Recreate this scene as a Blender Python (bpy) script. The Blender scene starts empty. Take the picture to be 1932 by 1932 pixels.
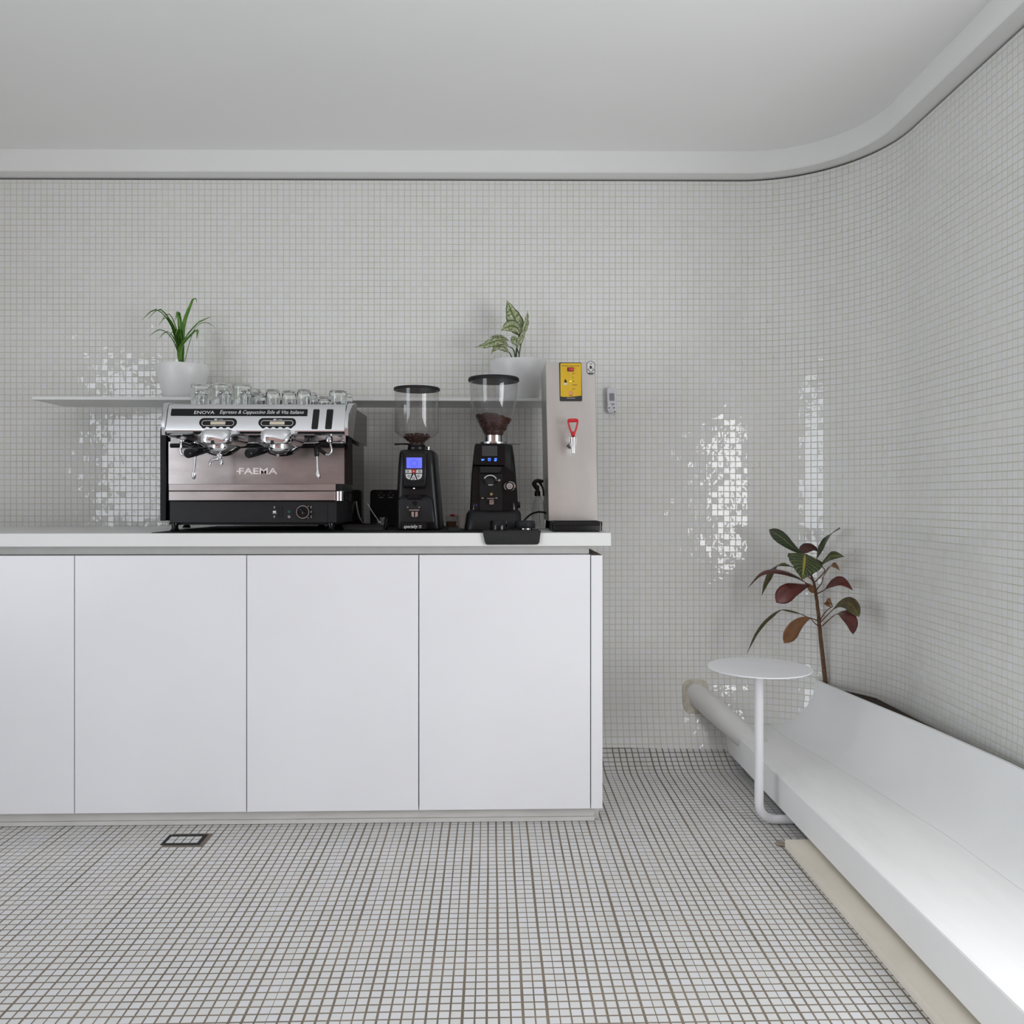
import bpy, bmesh, math, random
import numpy as np
from mathutils import Vector, Matrix

random.seed(7)
rng = np.random.default_rng(11)
scene = bpy.context.scene
C = scene.collection

# ------------------------------------------------------------------ camera
FPX, CX, HY = 1540.0, 966.0, 942.0          # focal length, optical axis and horizon in photo pixels (1932 frame)
EYE = Vector((0, 0, 1.065))
YAW = math.radians(1.45)
cam_d = bpy.data.cameras.new('camera')
cam_d.sensor_width = 36
cam_d.lens = FPX / 1932 * 36
cam_d.shift_y = -(966 - HY) / 1932
cam_d.clip_start = 0.05
cam = bpy.data.objects.new('camera', cam_d)
cam.location = EYE
cam.rotation_euler = (math.pi / 2, 0, -YAW)
C.objects.link(cam)
scene.camera = cam
FWD = Vector((math.sin(YAW), math.cos(YAW), 0))
RGT = Vector((math.cos(YAW), -math.sin(YAW), 0))

# ------------------------------------------------------------------ world, lights, exposure
world = bpy.data.worlds.new('world')
scene.world = world
world.use_nodes = True
wb = world.node_tree.nodes['Background']
wb.inputs[0].default_value = (0.82, 0.90, 1.0, 1)
wb.inputs[1].default_value = 1.0

def area(name, loc, rot, sx, sy, energy, col):
    l = bpy.data.lights.new(name, 'AREA')
    l.shape = 'RECTANGLE'; l.size = sx; l.size_y = sy
    l.energy = energy; l.color = col
    o = bpy.data.objects.new(name, l)
    o.location = loc; o.rotation_euler = rot
    C.objects.link(o)
    return o
# daylight entering by the window in the right wall and by the shop front in the left wall
area('window_daylight', (1.66, 0.72, 1.06), (0, math.radians(90), 0), 1.05, 1.5, 60, (0.99, 0.99, 1.0))
area('shopfront_daylight', (-3.24, -0.65, 1.25), (0, math.radians(-90), 0), 2.0, 2.2, 92, (0.88, 0.94, 1.0))

vs = scene.view_settings
vs.view_transform = 'Standard'
vs.look = 'None'
vs.exposure = -0.39
vs.gamma = 1.0
vs.use_curve_mapping = False
scene.cycles.max_bounces = 10
scene.cycles.diffuse_bounces = 5
scene.cycles.transparent_max_bounces = 24
scene.cycles.caustics_reflective = False
scene.cycles.caustics_refractive = False

# ------------------------------------------------------------------ helpers
def P(px, py, Y):
    """point on the plane y = Y seen at photo pixel (px, py)"""
    d = FWD + RGT * ((px - CX) / FPX) + Vector((0, 0, (HY - py) / FPX))
    return EYE + d * (Y / d.y)
def XP(px, Y): return P(px, HY, Y).x
def ZP(py, Y, px=900): return P(px, py, Y).z

MATS = {}
def mat(name, col, rough=0.5, metal=0.0, noise=0.0, nscale=30, bump=0.0, bscale=60, spec=0.5, coat=0.0, stretch=None,
        emit=None, estr=0.0, col2=None):
    if name in MATS: return MATS[name]
    m = bpy.data.materials.new(name); m.use_nodes = True
    nt = m.node_tree; b = nt.nodes['Principled BSDF']
    b.inputs['Base Color'].default_value = (*col, 1)
    b.inputs['Roughness'].default_value = rough
    b.inputs['Metallic'].default_value = metal
    b.inputs['Specular IOR Level'].default_value = spec
    b.inputs['Coat Weight'].default_value = coat
    b.inputs['Coat Roughness'].default_value = 0.08
    if noise > 0 or bump > 0 or col2:
        tc = nt.nodes.new('ShaderNodeTexCoord')
        mp = nt.nodes.new('ShaderNodeMapping')
        if stretch: mp.inputs['Scale'].default_value = stretch
        nt.links.new(tc.outputs['Object'], mp.inputs['Vector'])
        n = nt.nodes.new('ShaderNodeTexNoise'); n.inputs['Scale'].default_value = nscale; n.inputs['Detail'].default_value = 4
        nt.links.new(mp.outputs[0], n.inputs['Vector'])
        if noise > 0 or col2:
            mx = nt.nodes.new('ShaderNodeMix'); mx.data_type = 'RGBA'
            c2 = col2 if col2 else tuple(max(0, c * (1 - noise)) for c in col)
            mx.inputs['A'].default_value = (*col, 1); mx.inputs['B'].default_value = (*c2, 1)
            rp = nt.nodes.new('ShaderNodeValToRGB')
            rp.color_ramp.elements[0].position = 0.35; rp.color_ramp.elements[1].position = 0.7
            nt.links.new(n.outputs['Fac'], rp.inputs[0])
            nt.links.new(rp.outputs[0], mx.inputs['Factor'])
            nt.links.new(mx.outputs['Result'], b.inputs['Base Color'])
        if bump > 0:
            n2 = nt.nodes.new('ShaderNodeTexNoise'); n2.inputs['Scale'].default_value = bscale; n2.inputs['Detail'].default_value = 3
            nt.links.new(mp.outputs[0], n2.inputs['Vector'])
            bp = nt.nodes.new('ShaderNodeBump'); bp.inputs['Strength'].default_value = bump; bp.inputs['Distance'].default_value = 0.002
            nt.links.new(n2.outputs['Fac'], bp.inputs['Height'])
            nt.links.new(bp.outputs[0], b.inputs['Normal'])
    if emit:
        b.inputs['Emission Color'].default_value = (*emit, 1)
        b.inputs['Emission Strength'].default_value = estr
    MATS[name] = m
    return m

def clear_mat(name, tint=(0.97, 0.97, 0.97), ior=1.45, rough=0.02, haze=0.0):
    """thin clear plastic: see-through with a fresnel sheen"""
    m = bpy.data.materials.new(name); m.use_nodes = True
    nt = m.node_tree; nt.nodes.clear()
    out = nt.nodes.new('ShaderNodeOutputMaterial')
    tr = nt.nodes.new('ShaderNodeBsdfTransparent'); tr.inputs[0].default_value = (*tint, 1)
    gl = nt.nodes.new('ShaderNodeBsdfGlossy'); gl.inputs['Roughness'].default_value = rough
    lw = nt.nodes.new('ShaderNodeLayerWeight'); lw.inputs[0].default_value = 0.5
    pw = nt.nodes.new('ShaderNodeMath'); pw.operation = 'POWER'; pw.inputs[1].default_value = 4.0
    fr = nt.nodes.new('ShaderNodeMath'); fr.operation = 'MULTIPLY_ADD'; fr.inputs[1].default_value = 0.5; fr.inputs[2].default_value = 0.03
    nt.links.new(lw.outputs['Facing'], pw.inputs[0]); nt.links.new(pw.outputs[0], fr.inputs[0])
    mx = nt.nodes.new('ShaderNodeMixShader')
    nt.links.new(fr.outputs[0], mx.inputs[0]); nt.links.new(tr.outputs[0], mx.inputs[1]); nt.links.new(gl.outputs[0], mx.inputs[2])
    last = mx
    if haze > 0:
        df = nt.nodes.new('ShaderNodeBsdfDiffuse'); df.inputs[0].default_value = (0.6, 0.6, 0.6, 1)
        m2 = nt.nodes.new('ShaderNodeMixShader'); m2.inputs[0].default_value = haze
        nt.links.new(mx.outputs[0], m2.inputs[1]); nt.links.new(df.outputs[0], m2.inputs[2]); last = m2
    nt.links.new(last.outputs[0], out.inputs[0])
    MATS[name] = m
    return m

def glass_mat(name, col=(0.96, 0.98, 0.97)):
    m = bpy.data.materials.new(name); m.use_nodes = True
    b = m.node_tree.nodes['Principled BSDF']
    b.inputs['Base Color'].default_value = (*col, 1)
    b.inputs['Transmission Weight'].default_value = 1.0
    b.inputs['Roughness'].default_value = 0.0
    b.inputs['IOR'].default_value = 1.45
    MATS[name] = m
    return m

def rootloc(o):
    while o.parent: o = o.parent
    return Vector(o.location)

def link(name, me, m, parent=None, base=None):
    if m: me.materials.append(m)
    o = bpy.data.objects.new(name, me)
    C.objects.link(o)
    if parent:
        off = rootloc(parent); o.parent = parent
        me.transform(Matrix.Translation(-off))
    else:
        if base is None:
            vs_ = np.array([v.co[:] for v in me.vertices])
            lo, hi = vs_.min(0), vs_.max(0)
            base = Vector(((lo[0] + hi[0]) / 2, (lo[1] + hi[1]) / 2, lo[2]))
        me.transform(Matrix.Translation(-Vector(base))); o.location = base
    return o

def tag(o, label=None, cat=None, group=None, kind=None):
    if label: o['label'] = label
    if cat: o['category'] = cat
    if group: o['group'] = group
    if kind: o['kind'] = kind
    return o

def thing(name, label, cat, loc, group=None):
    o = bpy.data.objects.new(name, None); C.objects.link(o)
    o.location = loc; o.empty_display_size = 0.05
    return tag(o, label, cat, group)

class MB:
    def __init__(s): s.V = []; s.F = []; s.UV = None
    def add(s, verts, faces):
        k = len(s.V); s.V += [tuple(v) for v in verts]; s.F += [tuple(i + k for i in f) for f in faces]
        return s
    def box(s, x0, x1, y0, y1, z0, z1, c=0.0):
        if c > 0:
            return s.prism([(x0, z0), (x1, z0), (x1, z1), (x0, z1)], y0, y1, c=c)
        v = [(x, y, z) for z in (z0, z1) for y in (y0, y1) for x in (x0, x1)]
        return s.add(v, [(0, 2, 3, 1), (4, 5, 7, 6), (0, 1, 5, 4), (2, 6, 7, 3), (0, 4, 6, 2), (1, 3, 7, 5)])
    def loft(s, rings, cap0=True, cap1=True, close=True):
        n = len(rings[0]); V = [p for r in rings for p in r]; F = []
        for i in range(len(rings) - 1):
            for j in range(n if close else n - 1):
                a, b = i * n + j, i * n + (j + 1) % n
                F.append((a, b, b + n, a + n))
        if cap0: F.append(tuple(range(n - 1, -1, -1)))
        if cap1: F.append(tuple((len(rings) - 1) * n + j for j in range(n)))
        return s.add(V, F)
    def prism(s, out, a, b, axis='y', c=0.0):
        """2D outline extruded along an axis; c chamfers both ends"""
        xs = [p[0] for p in out]; ys = [p[1] for p in out]
        cx, cy = (min(xs) + max(xs)) / 2, (min(ys) + max(ys)) / 2
        hx, hy = max(1e-6, (max(xs) - min(xs)) / 2), max(1e-6, (max(ys) - min(ys)) / 2)
        def ring(t, ins):
            r = []
            for (u, v) in out:
                if ins: u, v = cx + (u - cx) * (1 - ins / hx), cy + (v - cy) * (1 - ins / hy)
                r.append((u, t, v) if axis == 'y' else (t, u, v) if axis == 'x' else (u, v, t))
            return r
        sg = 1 if b > a else -1
        rings = [ring(a, c), ring(a + sg * c, 0), ring(b - sg * c, 0), ring(b, c)] if c > 0 else [ring(a, 0), ring(b, 0)]
        return s.loft(rings)
    def lathe(s, prof, cen, n=32, axis='z', cap0=True, cap1=True, a0=0.0):
        cen = Vector(cen); rings = []
        for (r, t) in prof:
            ring = []
            for j in range(n):
                a = a0 + 2 * math.pi * j / n
                u, v = r * math.cos(a), r * math.sin(a)
                ring.append(cen + (Vector((u, v, t)) if axis == 'z' else Vector((u, t, v)) if axis == 'y' else Vector((t, u, v))))
            rings.append(ring)
        return s.loft(rings, cap0, cap1)
    def disc(s, px, py, Y, rpx, dep, n=24, ry=None, c=0.0):
        """disc facing the camera, centre and radius in photo pixels"""
        a = P(px, py, Y); k = (P(px + 1, py, Y).x - a.x)
        ry = rpx if ry is None else ry
        out = [(a.x + rpx * k * math.cos(2 * math.pi * j / n), a.z + ry * k * math.sin(2 * math.pi * j / n)) for j in range(n)]
        return s.prism(out, Y, Y + dep, c=c)
    def ring(s, px, py, Y, r0, r1, dep, n=32, ry=1.0):
        a = P(px, py, Y); k = (P(px + 1, py, Y).x - a.x)
        rings = []
        for (r, y) in ((r0, Y), (r1, Y), (r1, Y + dep), (r0, Y + dep)):
            rings.append([(a.x + r * k * math.cos(2 * math.pi * j / n), y, a.z + r * ry * k * math.sin(2 * math.pi * j / n)) for j in range(n)])
        rings.append(rings[0])
        return s.loft(rings, False, False)
    def pbox(s, x0, x1, y0, y1, Y, dep, c=0.0):
        a, b = P(x0, y1, Y), P(x1, y0, Y)
        return s.box(a.x, b.x, Y, Y + dep, a.z, b.z, c)
    def prr(s, x0, x1, y0, y1, r, Y, dep, c=0.0, n=5):
        a, b = P(x0, y1, Y), P(x1, y0, Y); k = (b.x - a.x) / (x1 - x0)
        return s.prism(rrect((a.x + b.x) / 2, (a.z + b.z) / 2, b.x - a.x, b.z - a.z, r * k, n), Y, Y + dep, c=c)
    def ppoly(s, pts, Y, dep, c=0.0):
        out = [(P(x, y, Y).x, P(x, y, Y).z) for x, y in pts]
        return s.prism(out, Y, Y + dep, c=c)
    def tube(s, path, rad, n=12, cap=True):
        path = [Vector(p) for p in path]; m = len(path)
        rs = rad if isinstance(rad, (list, tuple)) else [rad] * m
        rings = []; up = None
        for i, p in enumerate(path):
            t = (path[min(i + 1, m - 1)] - path[max(i - 1, 0)]).normalized()
            if up is None:
                up = Vector((0, 0, 1)) if abs(t.z) < 0.9 else Vector((0, 1, 0))
            up = (up - t * up.dot(t)).normalized()
            sd = t.cross(up)
            rings.append([p + (up * math.cos(2 * math.pi * j / n) + sd * math.sin(2 * math.pi * j / n)) * rs[i] for j in range(n)])
        return s.loft(rings, cap, cap)
    def ball(s, cen, r, n=16, sx=1, sy=1, sz=1):
        k = max(4, n // 2); cen = Vector(cen); rings = []
        for i in range(k + 1):
            a = -math.pi / 2 + math.pi * i / k
            rr = max(math.cos(a), 1e-3) * r
            rings.append([cen + Vector((rr * math.cos(2 * math.pi * j / n) * sx, rr * math.sin(2 * math.pi * j / n) * sy, r * math.sin(a) * sz)) for j in range(n)])
        return s.loft(rings)
    def warp(s, f):
        s.V = [tuple(f(Vector(v))) for v in s.V]; return s
    def mesh(s, name, smooth=35):
        me = bpy.data.meshes.new(name); me.from_pydata(s.V, [], s.F)
        bm = bmesh.new(); bm.from_mesh(me)
        bmesh.ops.recalc_face_normals(bm, faces=bm.faces)
        bm.to_mesh(me); bm.free()
        if smooth:
            me.polygons.foreach_set('use_smooth', [True] * len(me.polygons))
            me.set_sharp_from_angle(angle=math.radians(smooth))
        me.update()
        return me
    def build(s, name, m, parent=None, smooth=35, base=None):
        return link(name, s.mesh(name, smooth), m, parent, base)

def rrect(cx, cy, w, h, r, n=5):
    r = min(r, w / 2 - 1e-6, h / 2 - 1e-6); pts = []
    for (sx, sy, a0) in ((1, -1, -90), (1, 1, 0), (-1, 1, 90), (-1, -1, 180)):
        for i in range(n + 1):
            a = math.radians(a0 + 90 * i / n)
            pts.append((cx + sx * (w / 2 - r) + r * math.cos(a), cy + sy * (h / 2 - r) + r * math.sin(a)))
    return pts

def smooth_path(pts, n=6):
    pts = [Vector(p) for p in pts]; out = []
    for i in range(len(pts) - 1):
        p0, p1, p2, p3 = pts[max(i - 1, 0)], pts[i], pts[i + 1], pts[min(i + 2, len(pts) - 1)]
        for k in range(n):
            t = k / n
            out.append(0.5 * ((2 * p1) + (p2 - p0) * t + (2 * p0 - 5 * p1 + 4 * p2 - p3) * t * t + (3 * p1 - p0 - 3 * p2 + p3) * t ** 3))
    out.append(pts[-1])
    return out

def interp(x, tab):
    xs = [a for a, b in tab]; ys = [b for a, b in tab]
    return float(np.interp(x, xs, ys))

def lettering(txt, x0, x1, y0, y1, Y, m, parent, shear=0.0, ext=0.0006, warp=None, name='lettering', bold=0.0):
    """text fitted into the photo-pixel box, standing on the plane y = Y and facing the camera"""
    cu = bpy.data.curves.new(name, 'FONT'); cu.body = txt; cu.shear = shear; cu.offset = bold; cu.resolution_u = 2
    o = bpy.data.objects.new(name, cu); C.objects.link(o)
    dg = bpy.context.evaluated_depsgraph_get()
    me = bpy.data.meshes.new_from_object(o.evaluated_get(dg))
    bpy.data.objects.remove(o); bpy.data.curves.remove(cu)
    co = np.array([v.co[:] for v in me.vertices])
    lo, hi = co.min(0), co.max(0)
    a, b = P(x0, y1, Y), P(x1, y0, Y)
    V = []
    for c in co:
        u = (c[0] - lo[0]) / (hi[0] - lo[0]); v = (c[1] - lo[1]) / (hi[1] - lo[1])
        V.append((a.x + (b.x - a.x) * u, Y, a.z + (b.z - a.z) * v))
    F = [tuple(p.vertices) for p in me.polygons]
    mb = MB(); k = len(V)
    mb.add([(x, y - ext, z) for x, y, z in V], F)
    if warp: mb.warp(warp)
    me2 = bpy.data.meshes.new(name); me2.from_pydata(mb.V, [], mb.F); me2.update()
    bpy.data.meshes.remove(me)
    return link(name, me2, m, parent)

# ------------------------------------------------------------------ materials
M_white = mat('white_lacquer', (0.80, 0.80, 0.825), 0.28, noise=0.03, nscale=3)
M_white_edge = mat('white_worktop', (0.74, 0.74, 0.73), 0.35, noise=0.03, nscale=5)
M_plaster = mat('white_plaster', (0.78, 0.78, 0.78), 0.7, noise=0.04, nscale=4, bump=0.15, bscale=40)
M_ceiling = mat('ceiling_paint', (0.88, 0.88, 0.87), 0.9, noise=0.02, nscale=2)
M_trim = mat('bulkhead_paint', (0.82, 0.82, 0.81), 0.8, noise=0.02, nscale=3)
M_dark = mat('dark_void', (0.02, 0.02, 0.02), 0.9, noise=0.2)
M_black = mat('black_plastic', (0.008, 0.008, 0.009), 0.35, spec=0.3, noise=0.2, nscale=40)
M_blackg = mat('black_gloss', (0.006, 0.006, 0.007), 0.12, spec=0.3, noise=0.1, nscale=20)
M_blackm = mat('black_matte', (0.011, 0.011, 0.012), 0.6, spec=0.3, noise=0.25, nscale=80)
M_rubber = mat('black_rubber', (0.022, 0.022, 0.022), 0.75, spec=0.3, noise=0.3, nscale=90, bump=0.2, bscale=200)
M_char = mat('charcoal_paint', (0.011, 0.0115, 0.013), 0.4, spec=0.3, noise=0.15, nscale=30)
M_chrome = mat('chrome', (0.80, 0.81, 0.83), 0.05, 1.0, noise=0.03, nscale=6)
M_polish = mat('polished_steel', (0.70, 0.71, 0.72), 0.12, 1.0, noise=0.06, nscale=6)
M_steel = mat('brushed_steel', (0.66, 0.65, 0.62), 0.36, 1.0, noise=0.14, nscale=9, stretch=(1, 1, 0.35), bump=0.03, bscale=300)
M_splash = mat('worn_steel', (0.45, 0.415, 0.405), 0.30, 1.0, noise=0.25, nscale=14, stretch=(0.5, 1, 1.3), bump=0.03, bscale=250)
M_dullsteel = mat('dull_steel', (0.45, 0.43, 0.42), 0.45, 1.0, noise=0.2, nscale=30)
M_red = mat('red_plastic', (0.55, 0.015, 0.02), 0.3, noise=0.1)
M_yellow = mat('yellow_print', (0.62, 0.39, 0.012), 0.4, noise=0.06, nscale=20)
M_print_w = mat('white_print', (0.75, 0.75, 0.75), 0.5, noise=0.05)
M_print_b = mat('black_print', (0.02, 0.02, 0.02), 0.5, noise=0.05)
M_print_m = mat('maroon_print', (0.18, 0.06, 0.01), 0.5, noise=0.05)
M_cream_b = mat('cream_button', (0.66, 0.58, 0.44), 0.4, noise=0.05)
M_beans = mat('roasted_beans', (0.065, 0.021, 0.012), 0.4, noise=0.7, nscale=160, bump=0.5, bscale=200)
M_soil = mat('potting_soil', (0.045, 0.03, 0.02), 0.95, noise=0.5, nscale=80, bump=0.8, bscale=120)
M_pot = mat('white_ceramic_pot', (0.76, 0.76, 0.76), 0.35, noise=0.06, nscale=14, bump=0.25, bscale=22)
M_clear = clear_mat('clear_hopper_plastic', (0.955, 0.955, 0.955), 1.30, 0.03, 0.012)
M_bottle = clear_mat('clear_bottle_plastic', (0.96, 0.965, 0.965), 1.4, 0.06, 0.06)
M_glass = glass_mat('drinking_glass')

def tile_mat(name, c1, c2, c3, rough):
    m = bpy.data.materials.new(name); m.use_nodes = True
    nt = m.node_tree; b = nt.nodes['Principled BSDF']
    at = nt.nodes.new('ShaderNodeAttribute'); at.attribute_name = 'tone'
    rp = nt.nodes.new('ShaderNodeValToRGB')
    e = rp.color_ramp.elements
    e[0].position = 0.0; e[0].color = (*c1, 1)
    e[1].position = 1.0; e[1].color = (*c3, 1)
    k = e.new(0.5); k.color = (*c2, 1)
    nt.links.new(at.outputs['Fac'], rp.inputs[0])
    nt.links.new(rp.outputs[0], b.inputs['Base Color'])
    b.inputs['Roughness'].default_value = rough
    tc = nt.nodes.new('ShaderNodeTexCoord'); n = nt.nodes.new('ShaderNodeTexNoise')
    n.inputs['Scale'].default_value = 55; n.inputs['Detail'].default_value = 1
    gm = nt.nodes.new('ShaderNodeNewGeometry')
    nt.links.new(gm.outputs['Position'], n.inputs['Vector'])
    bp = nt.nodes.new('ShaderNodeBump'); bp.inputs['Strength'].default_value = 0.12; bp.inputs['Distance'].default_value = 0.004
    nt.links.new(n.outputs['Fac'], bp.inputs['Height']); nt.links.new(bp.outputs[0], b.inputs['Normal'])
    MATS[name] = m
    return m
M_wtile = tile_mat('wall_mosaic_glaze', (0.73, 0.735, 0.70), (0.755, 0.755, 0.735), (0.75, 0.75, 0.765), 0.035)
M_ftile = tile_mat('floor_mosaic_glaze', (0.62, 0.62, 0.60), (0.66, 0.66, 0.65), (0.66, 0.665, 0.69), 0.22)
M_wgrout = mat('wall_grout', (0.63, 0.62, 0.565), 0.9, nscale=5, col2=(0.56, 0.545, 0.475), bump=0.2)
M_fgrout = mat('floor_grout', (0.17, 0.14, 0.11), 0.9, nscale=5, col2=(0.26, 0.215, 0.165), bump=0.2)

# ------------------------------------------------------------------ room shell
PITCH = 0.025
WA = math.radians(1.06)
W0 = Vector((3.385 * math.sin(YAW), 3.385 * math.cos(YAW), 0))
WU = Vector((math.cos(WA), -math.sin(WA), 0)); WN = Vector((-math.sin(WA), -math.cos(WA), 0))
SB, RB = 0.945, 0.48                    # where the wall starts to bend and its radius
SEND = SB + RB * math.pi / 2
ZW = 2.386
OFF = [(0.0, 0.125), (0.05, 0.085), (0.10, 0.060), (0.20, 0.025), (0.30, 0.008), (0.40, 0.0), (3.0, 0.0)]

def wplan(s):
    """plan point and inward normal of the tiled wall at arc length s"""
    if s <= SB: return W0 + WU * s, WN
    cen = W0 + WU * SB + WN * RB
    if s <= SEND:
        f = (s - SB) / RB
        d = WU * math.sin(f) - WN * math.cos(f)
        return cen + d * RB, -d
    return cen + WU * RB + WN * (s - SEND), -WU
def wpt(s, z, o=0.0):
    p, n = wplan(s)
    q = p + n * (o + interp(z, OFF)); q.z = z
    return q
def YW(px):
    """y of the flat part of the tiled wall under photo column px"""
    d = FWD + RGT * ((px - CX) / FPX)
    t = W0.dot(WN) / d.dot(WN)
    return (d * t).y

def fz(Y): return interp(Y, [(-9, 0), (3.14, 0), (3.17, 0.004), (3.20, 0.0135), (3.23, 0.026), (3.26, 0.0405), (3.29, 0.056), (3.33, 0.082), (3.36, 0.11)])

SMIN, SMAX = -3.15, SEND + 1.05
# --- grout bed of the wall
mb = MB()
ss = [SMIN] + list(np.linspace(SMIN, SB, 12)[1:]) + list(np.linspace(SB, SEND, 26)[1:]) + [SMAX]
zz = [0.0, 0.05, 0.075, 0.10, 0.15, 0.20, 0.30, 0.40, 1.4, ZW]
rows = [[wpt(s, z) for s in ss] for z in zz]
V = [p for r in rows for p in r]; n = len(ss)
mb.add(V, [(i * n + j, i * n + j + 1, (i + 1) * n + j + 1, (i + 1) * n + j) for i in range(len(zz) - 1) for j in range(n - 1)])
wall_back = tag(mb.build('wall_back', M_wgrout, None, 60, base=(0, 3.385, 0)), 'curved wall clad in small white square mosaic tiles', kind='structure')

def tile_field(cen, e1, e2, nn, h1, h2, tilt, lift=0.0006, inset=0.0006, down=0.0008):
    """arrays of bevelled tiles: 8 vertices and 5 quads each"""
    N = len(cen)
    t1 = rng.normal(0, tilt, N); t2 = rng.normal(0, tilt, N)
    V = np.zeros((N, 8, 3)); k = 0
    for lvl in (0, 1):
        for (a, b) in ((-1, -1), (1, -1), (1, 1), (-1, 1)):
            u = (h1 - (inset if lvl else 0)) * a; v = (h2 - (inset if lvl else 0)) * b
            h = (lift + t1 * u + t2 * v) if lvl else np.full(N, -down)
            V[:, k] = cen + e1 * u[:, None] + e2 * v[:, None] + nn * h[:, None]
            k += 1
    return V
QUADS = np.array([(4, 5, 6, 7), (0, 1, 5, 4), (1, 2, 6, 5), (2, 3, 7, 6), (3, 0, 4, 7)])
def field_mesh(name, V, tone):
    N = len(V); me = bpy.data.meshes.new(name)
    me.vertices.add(N * 8); me.vertices.foreach_set('co', V.reshape(-1))
    F = (QUADS[None] + (np.arange(N) * 8)[:, None, None]).reshape(-1)
    me.loops.add(len(F)); me.loops.foreach_set('vertex_index', F.astype(np.int32))
    me.polygons.add(N * 5); me.polygons.foreach_set('loop_start', np.arange(0, N * 20, 4, dtype=np.int32))
    me.polygons.foreach_set('loop_total', np.full(N * 5, 4, dtype=np.int32))
    at = me.attributes.new('tone', 'FLOAT', 'FACE'); at.data.foreach_set('value', np.repeat(tone, 5).astype(np.float32))
    me.polygons.foreach_set('use_smooth', np.zeros(N * 5, dtype=bool))
    me.update(calc_edges=True); me.validate()
    return me
def proj(p):
    d = np.asarray(p) - np.array(EYE)
    dep = d @ np.array(FWD)
    return CX + FPX * (d @ np.array(RGT)) / dep, HY - FPX * d[:, 2] / dep, dep

def lay_tiles(host, cen, e1, e2, nn, h1, h2, tilt, material, score, prefix='tile'):
    """the 300 tiles that show largest become objects, the rest one joined part"""
    V = tile_field(cen, e1, e2, nn, h1, h2, tilt)
    tone = np.clip(rng.normal(0.5, 0.25, len(cen)), 0, 1)
    pick = np.argsort(-score)[:300]
    keep = np.ones(len(cen), bool); keep[pick] = False
    off = np.array(host.location)
    me = field_mesh('tile_field', V[keep] - off, tone[keep]); me.materials.append(material)
    o = bpy.data.objects.new('tile_field', me); C.objects.link(o); o.parent = host; o['kind'] = 'stuff'
    variants = []
    hh1, hh2 = float(np.median(h1)), float(np.median(h2))
    for k in range(8):
        one = tile_field(np.zeros((1, 3)), np.array([[1., 0, 0]]), np.array([[0, 1., 0]]), np.array([[0, 0, 1.]]),
                         np.array([hh1]), np.array([hh2]), 1e-9)
        m2 = field_mesh('tile', one, np.array([(k + 0.5) / 8])); m2.materials.append(material); variants.append(m2)
    for i in pick:
        o = bpy.data.objects.new(prefix, variants[min(7, int(tone[i] * 8))]); C.objects.link(o); o.parent = host
        R = Matrix((e1[i], e2[i], nn[i])).transposed()
        T = Matrix.Rotation(rng.normal(0, tilt), 3, 'X') @ Matrix.Rotation(rng.normal(0, tilt), 3, 'Y')
        o.matrix_local = Matrix.Translation(Vector(cen[i] - off)) @ (R @ T).to_4x4()

# --- wall tiles
s0 = (1138.5 - CX) * 3.385 / FPX                     # a joint seen in the photograph
z0 = EYE.z + (HY - 643.4) * 3.385 / FPX
cols = np.arange(math.floor((-2.35 - s0) / PITCH), math.ceil((SMAX - 0.02 - s0) / PITCH))
rows_z = []
k = 0
while True:                                          # row joints, top one cut by the bulkhead
    zt = z0 + PITCH * (k + 1)
    if z0 + PITCH * k > ZW - 0.006: break
    k += 1
kmax = k
cen = []; e1 = []; e2 = []; nn = []; h1 = []; h2 = []
for k in range(int((0.052 - z0) // PITCH), kmax):
    za, zb = z0 + PITCH * k, min(z0 + PITCH * (k + 1), ZW)
    za = max(za, 0.052)
    if zb - za < 0.006: continue
    zc = (za + zb) / 2
    for c in cols:
        s = s0 + PITCH * (c + 0.5)
        if zc < 0.90 and s < 0.22: continue          # behind the counter
        p, nrm = wplan(s)
        oa, ob = interp(za, OFF), interp(zb, OFF)
        q = p + nrm * ((oa + ob) / 2); q.z = zc
        up = Vector((0, 0, zb - za)) + nrm * (ob - oa); L = up.length; up.normalize()
        t = up.cross(nrm).normalized()
        n3 = t.cross(up).normalized()
        cen.append(q[:]); e1.append(t[:]); e2.append(up[:]); nn.append(n3[:])
        h1.append(PITCH / 2 - 0.0012); h2.append(L / 2 - 0.0012)
cen, e1, e2, nn, h1, h2 = map(np.array, (cen, e1, e2, nn, h1, h2))
# the first basis vector runs to the left or right: keep e1 x e2 = n
flip = np.einsum('ij,ij->i', np.cross(e1, e2), nn) < 0
e1[flip] *= -1
px, py, dep = proj(cen)
view = (cen - np.array(EYE)); view /= np.linalg.norm(view, axis=1)[:, None]
score = -np.einsum('ij,ij->i', view, nn) / dep ** 2
score[(px < 1150) | (px > 1562) | (py < 350) | (py > 960) | (h2 < 0.0106)] = -1
lay_tiles(wall_back, cen, e1, e2, nn, h1, h2, 0.013, M_wtile, score)

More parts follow.
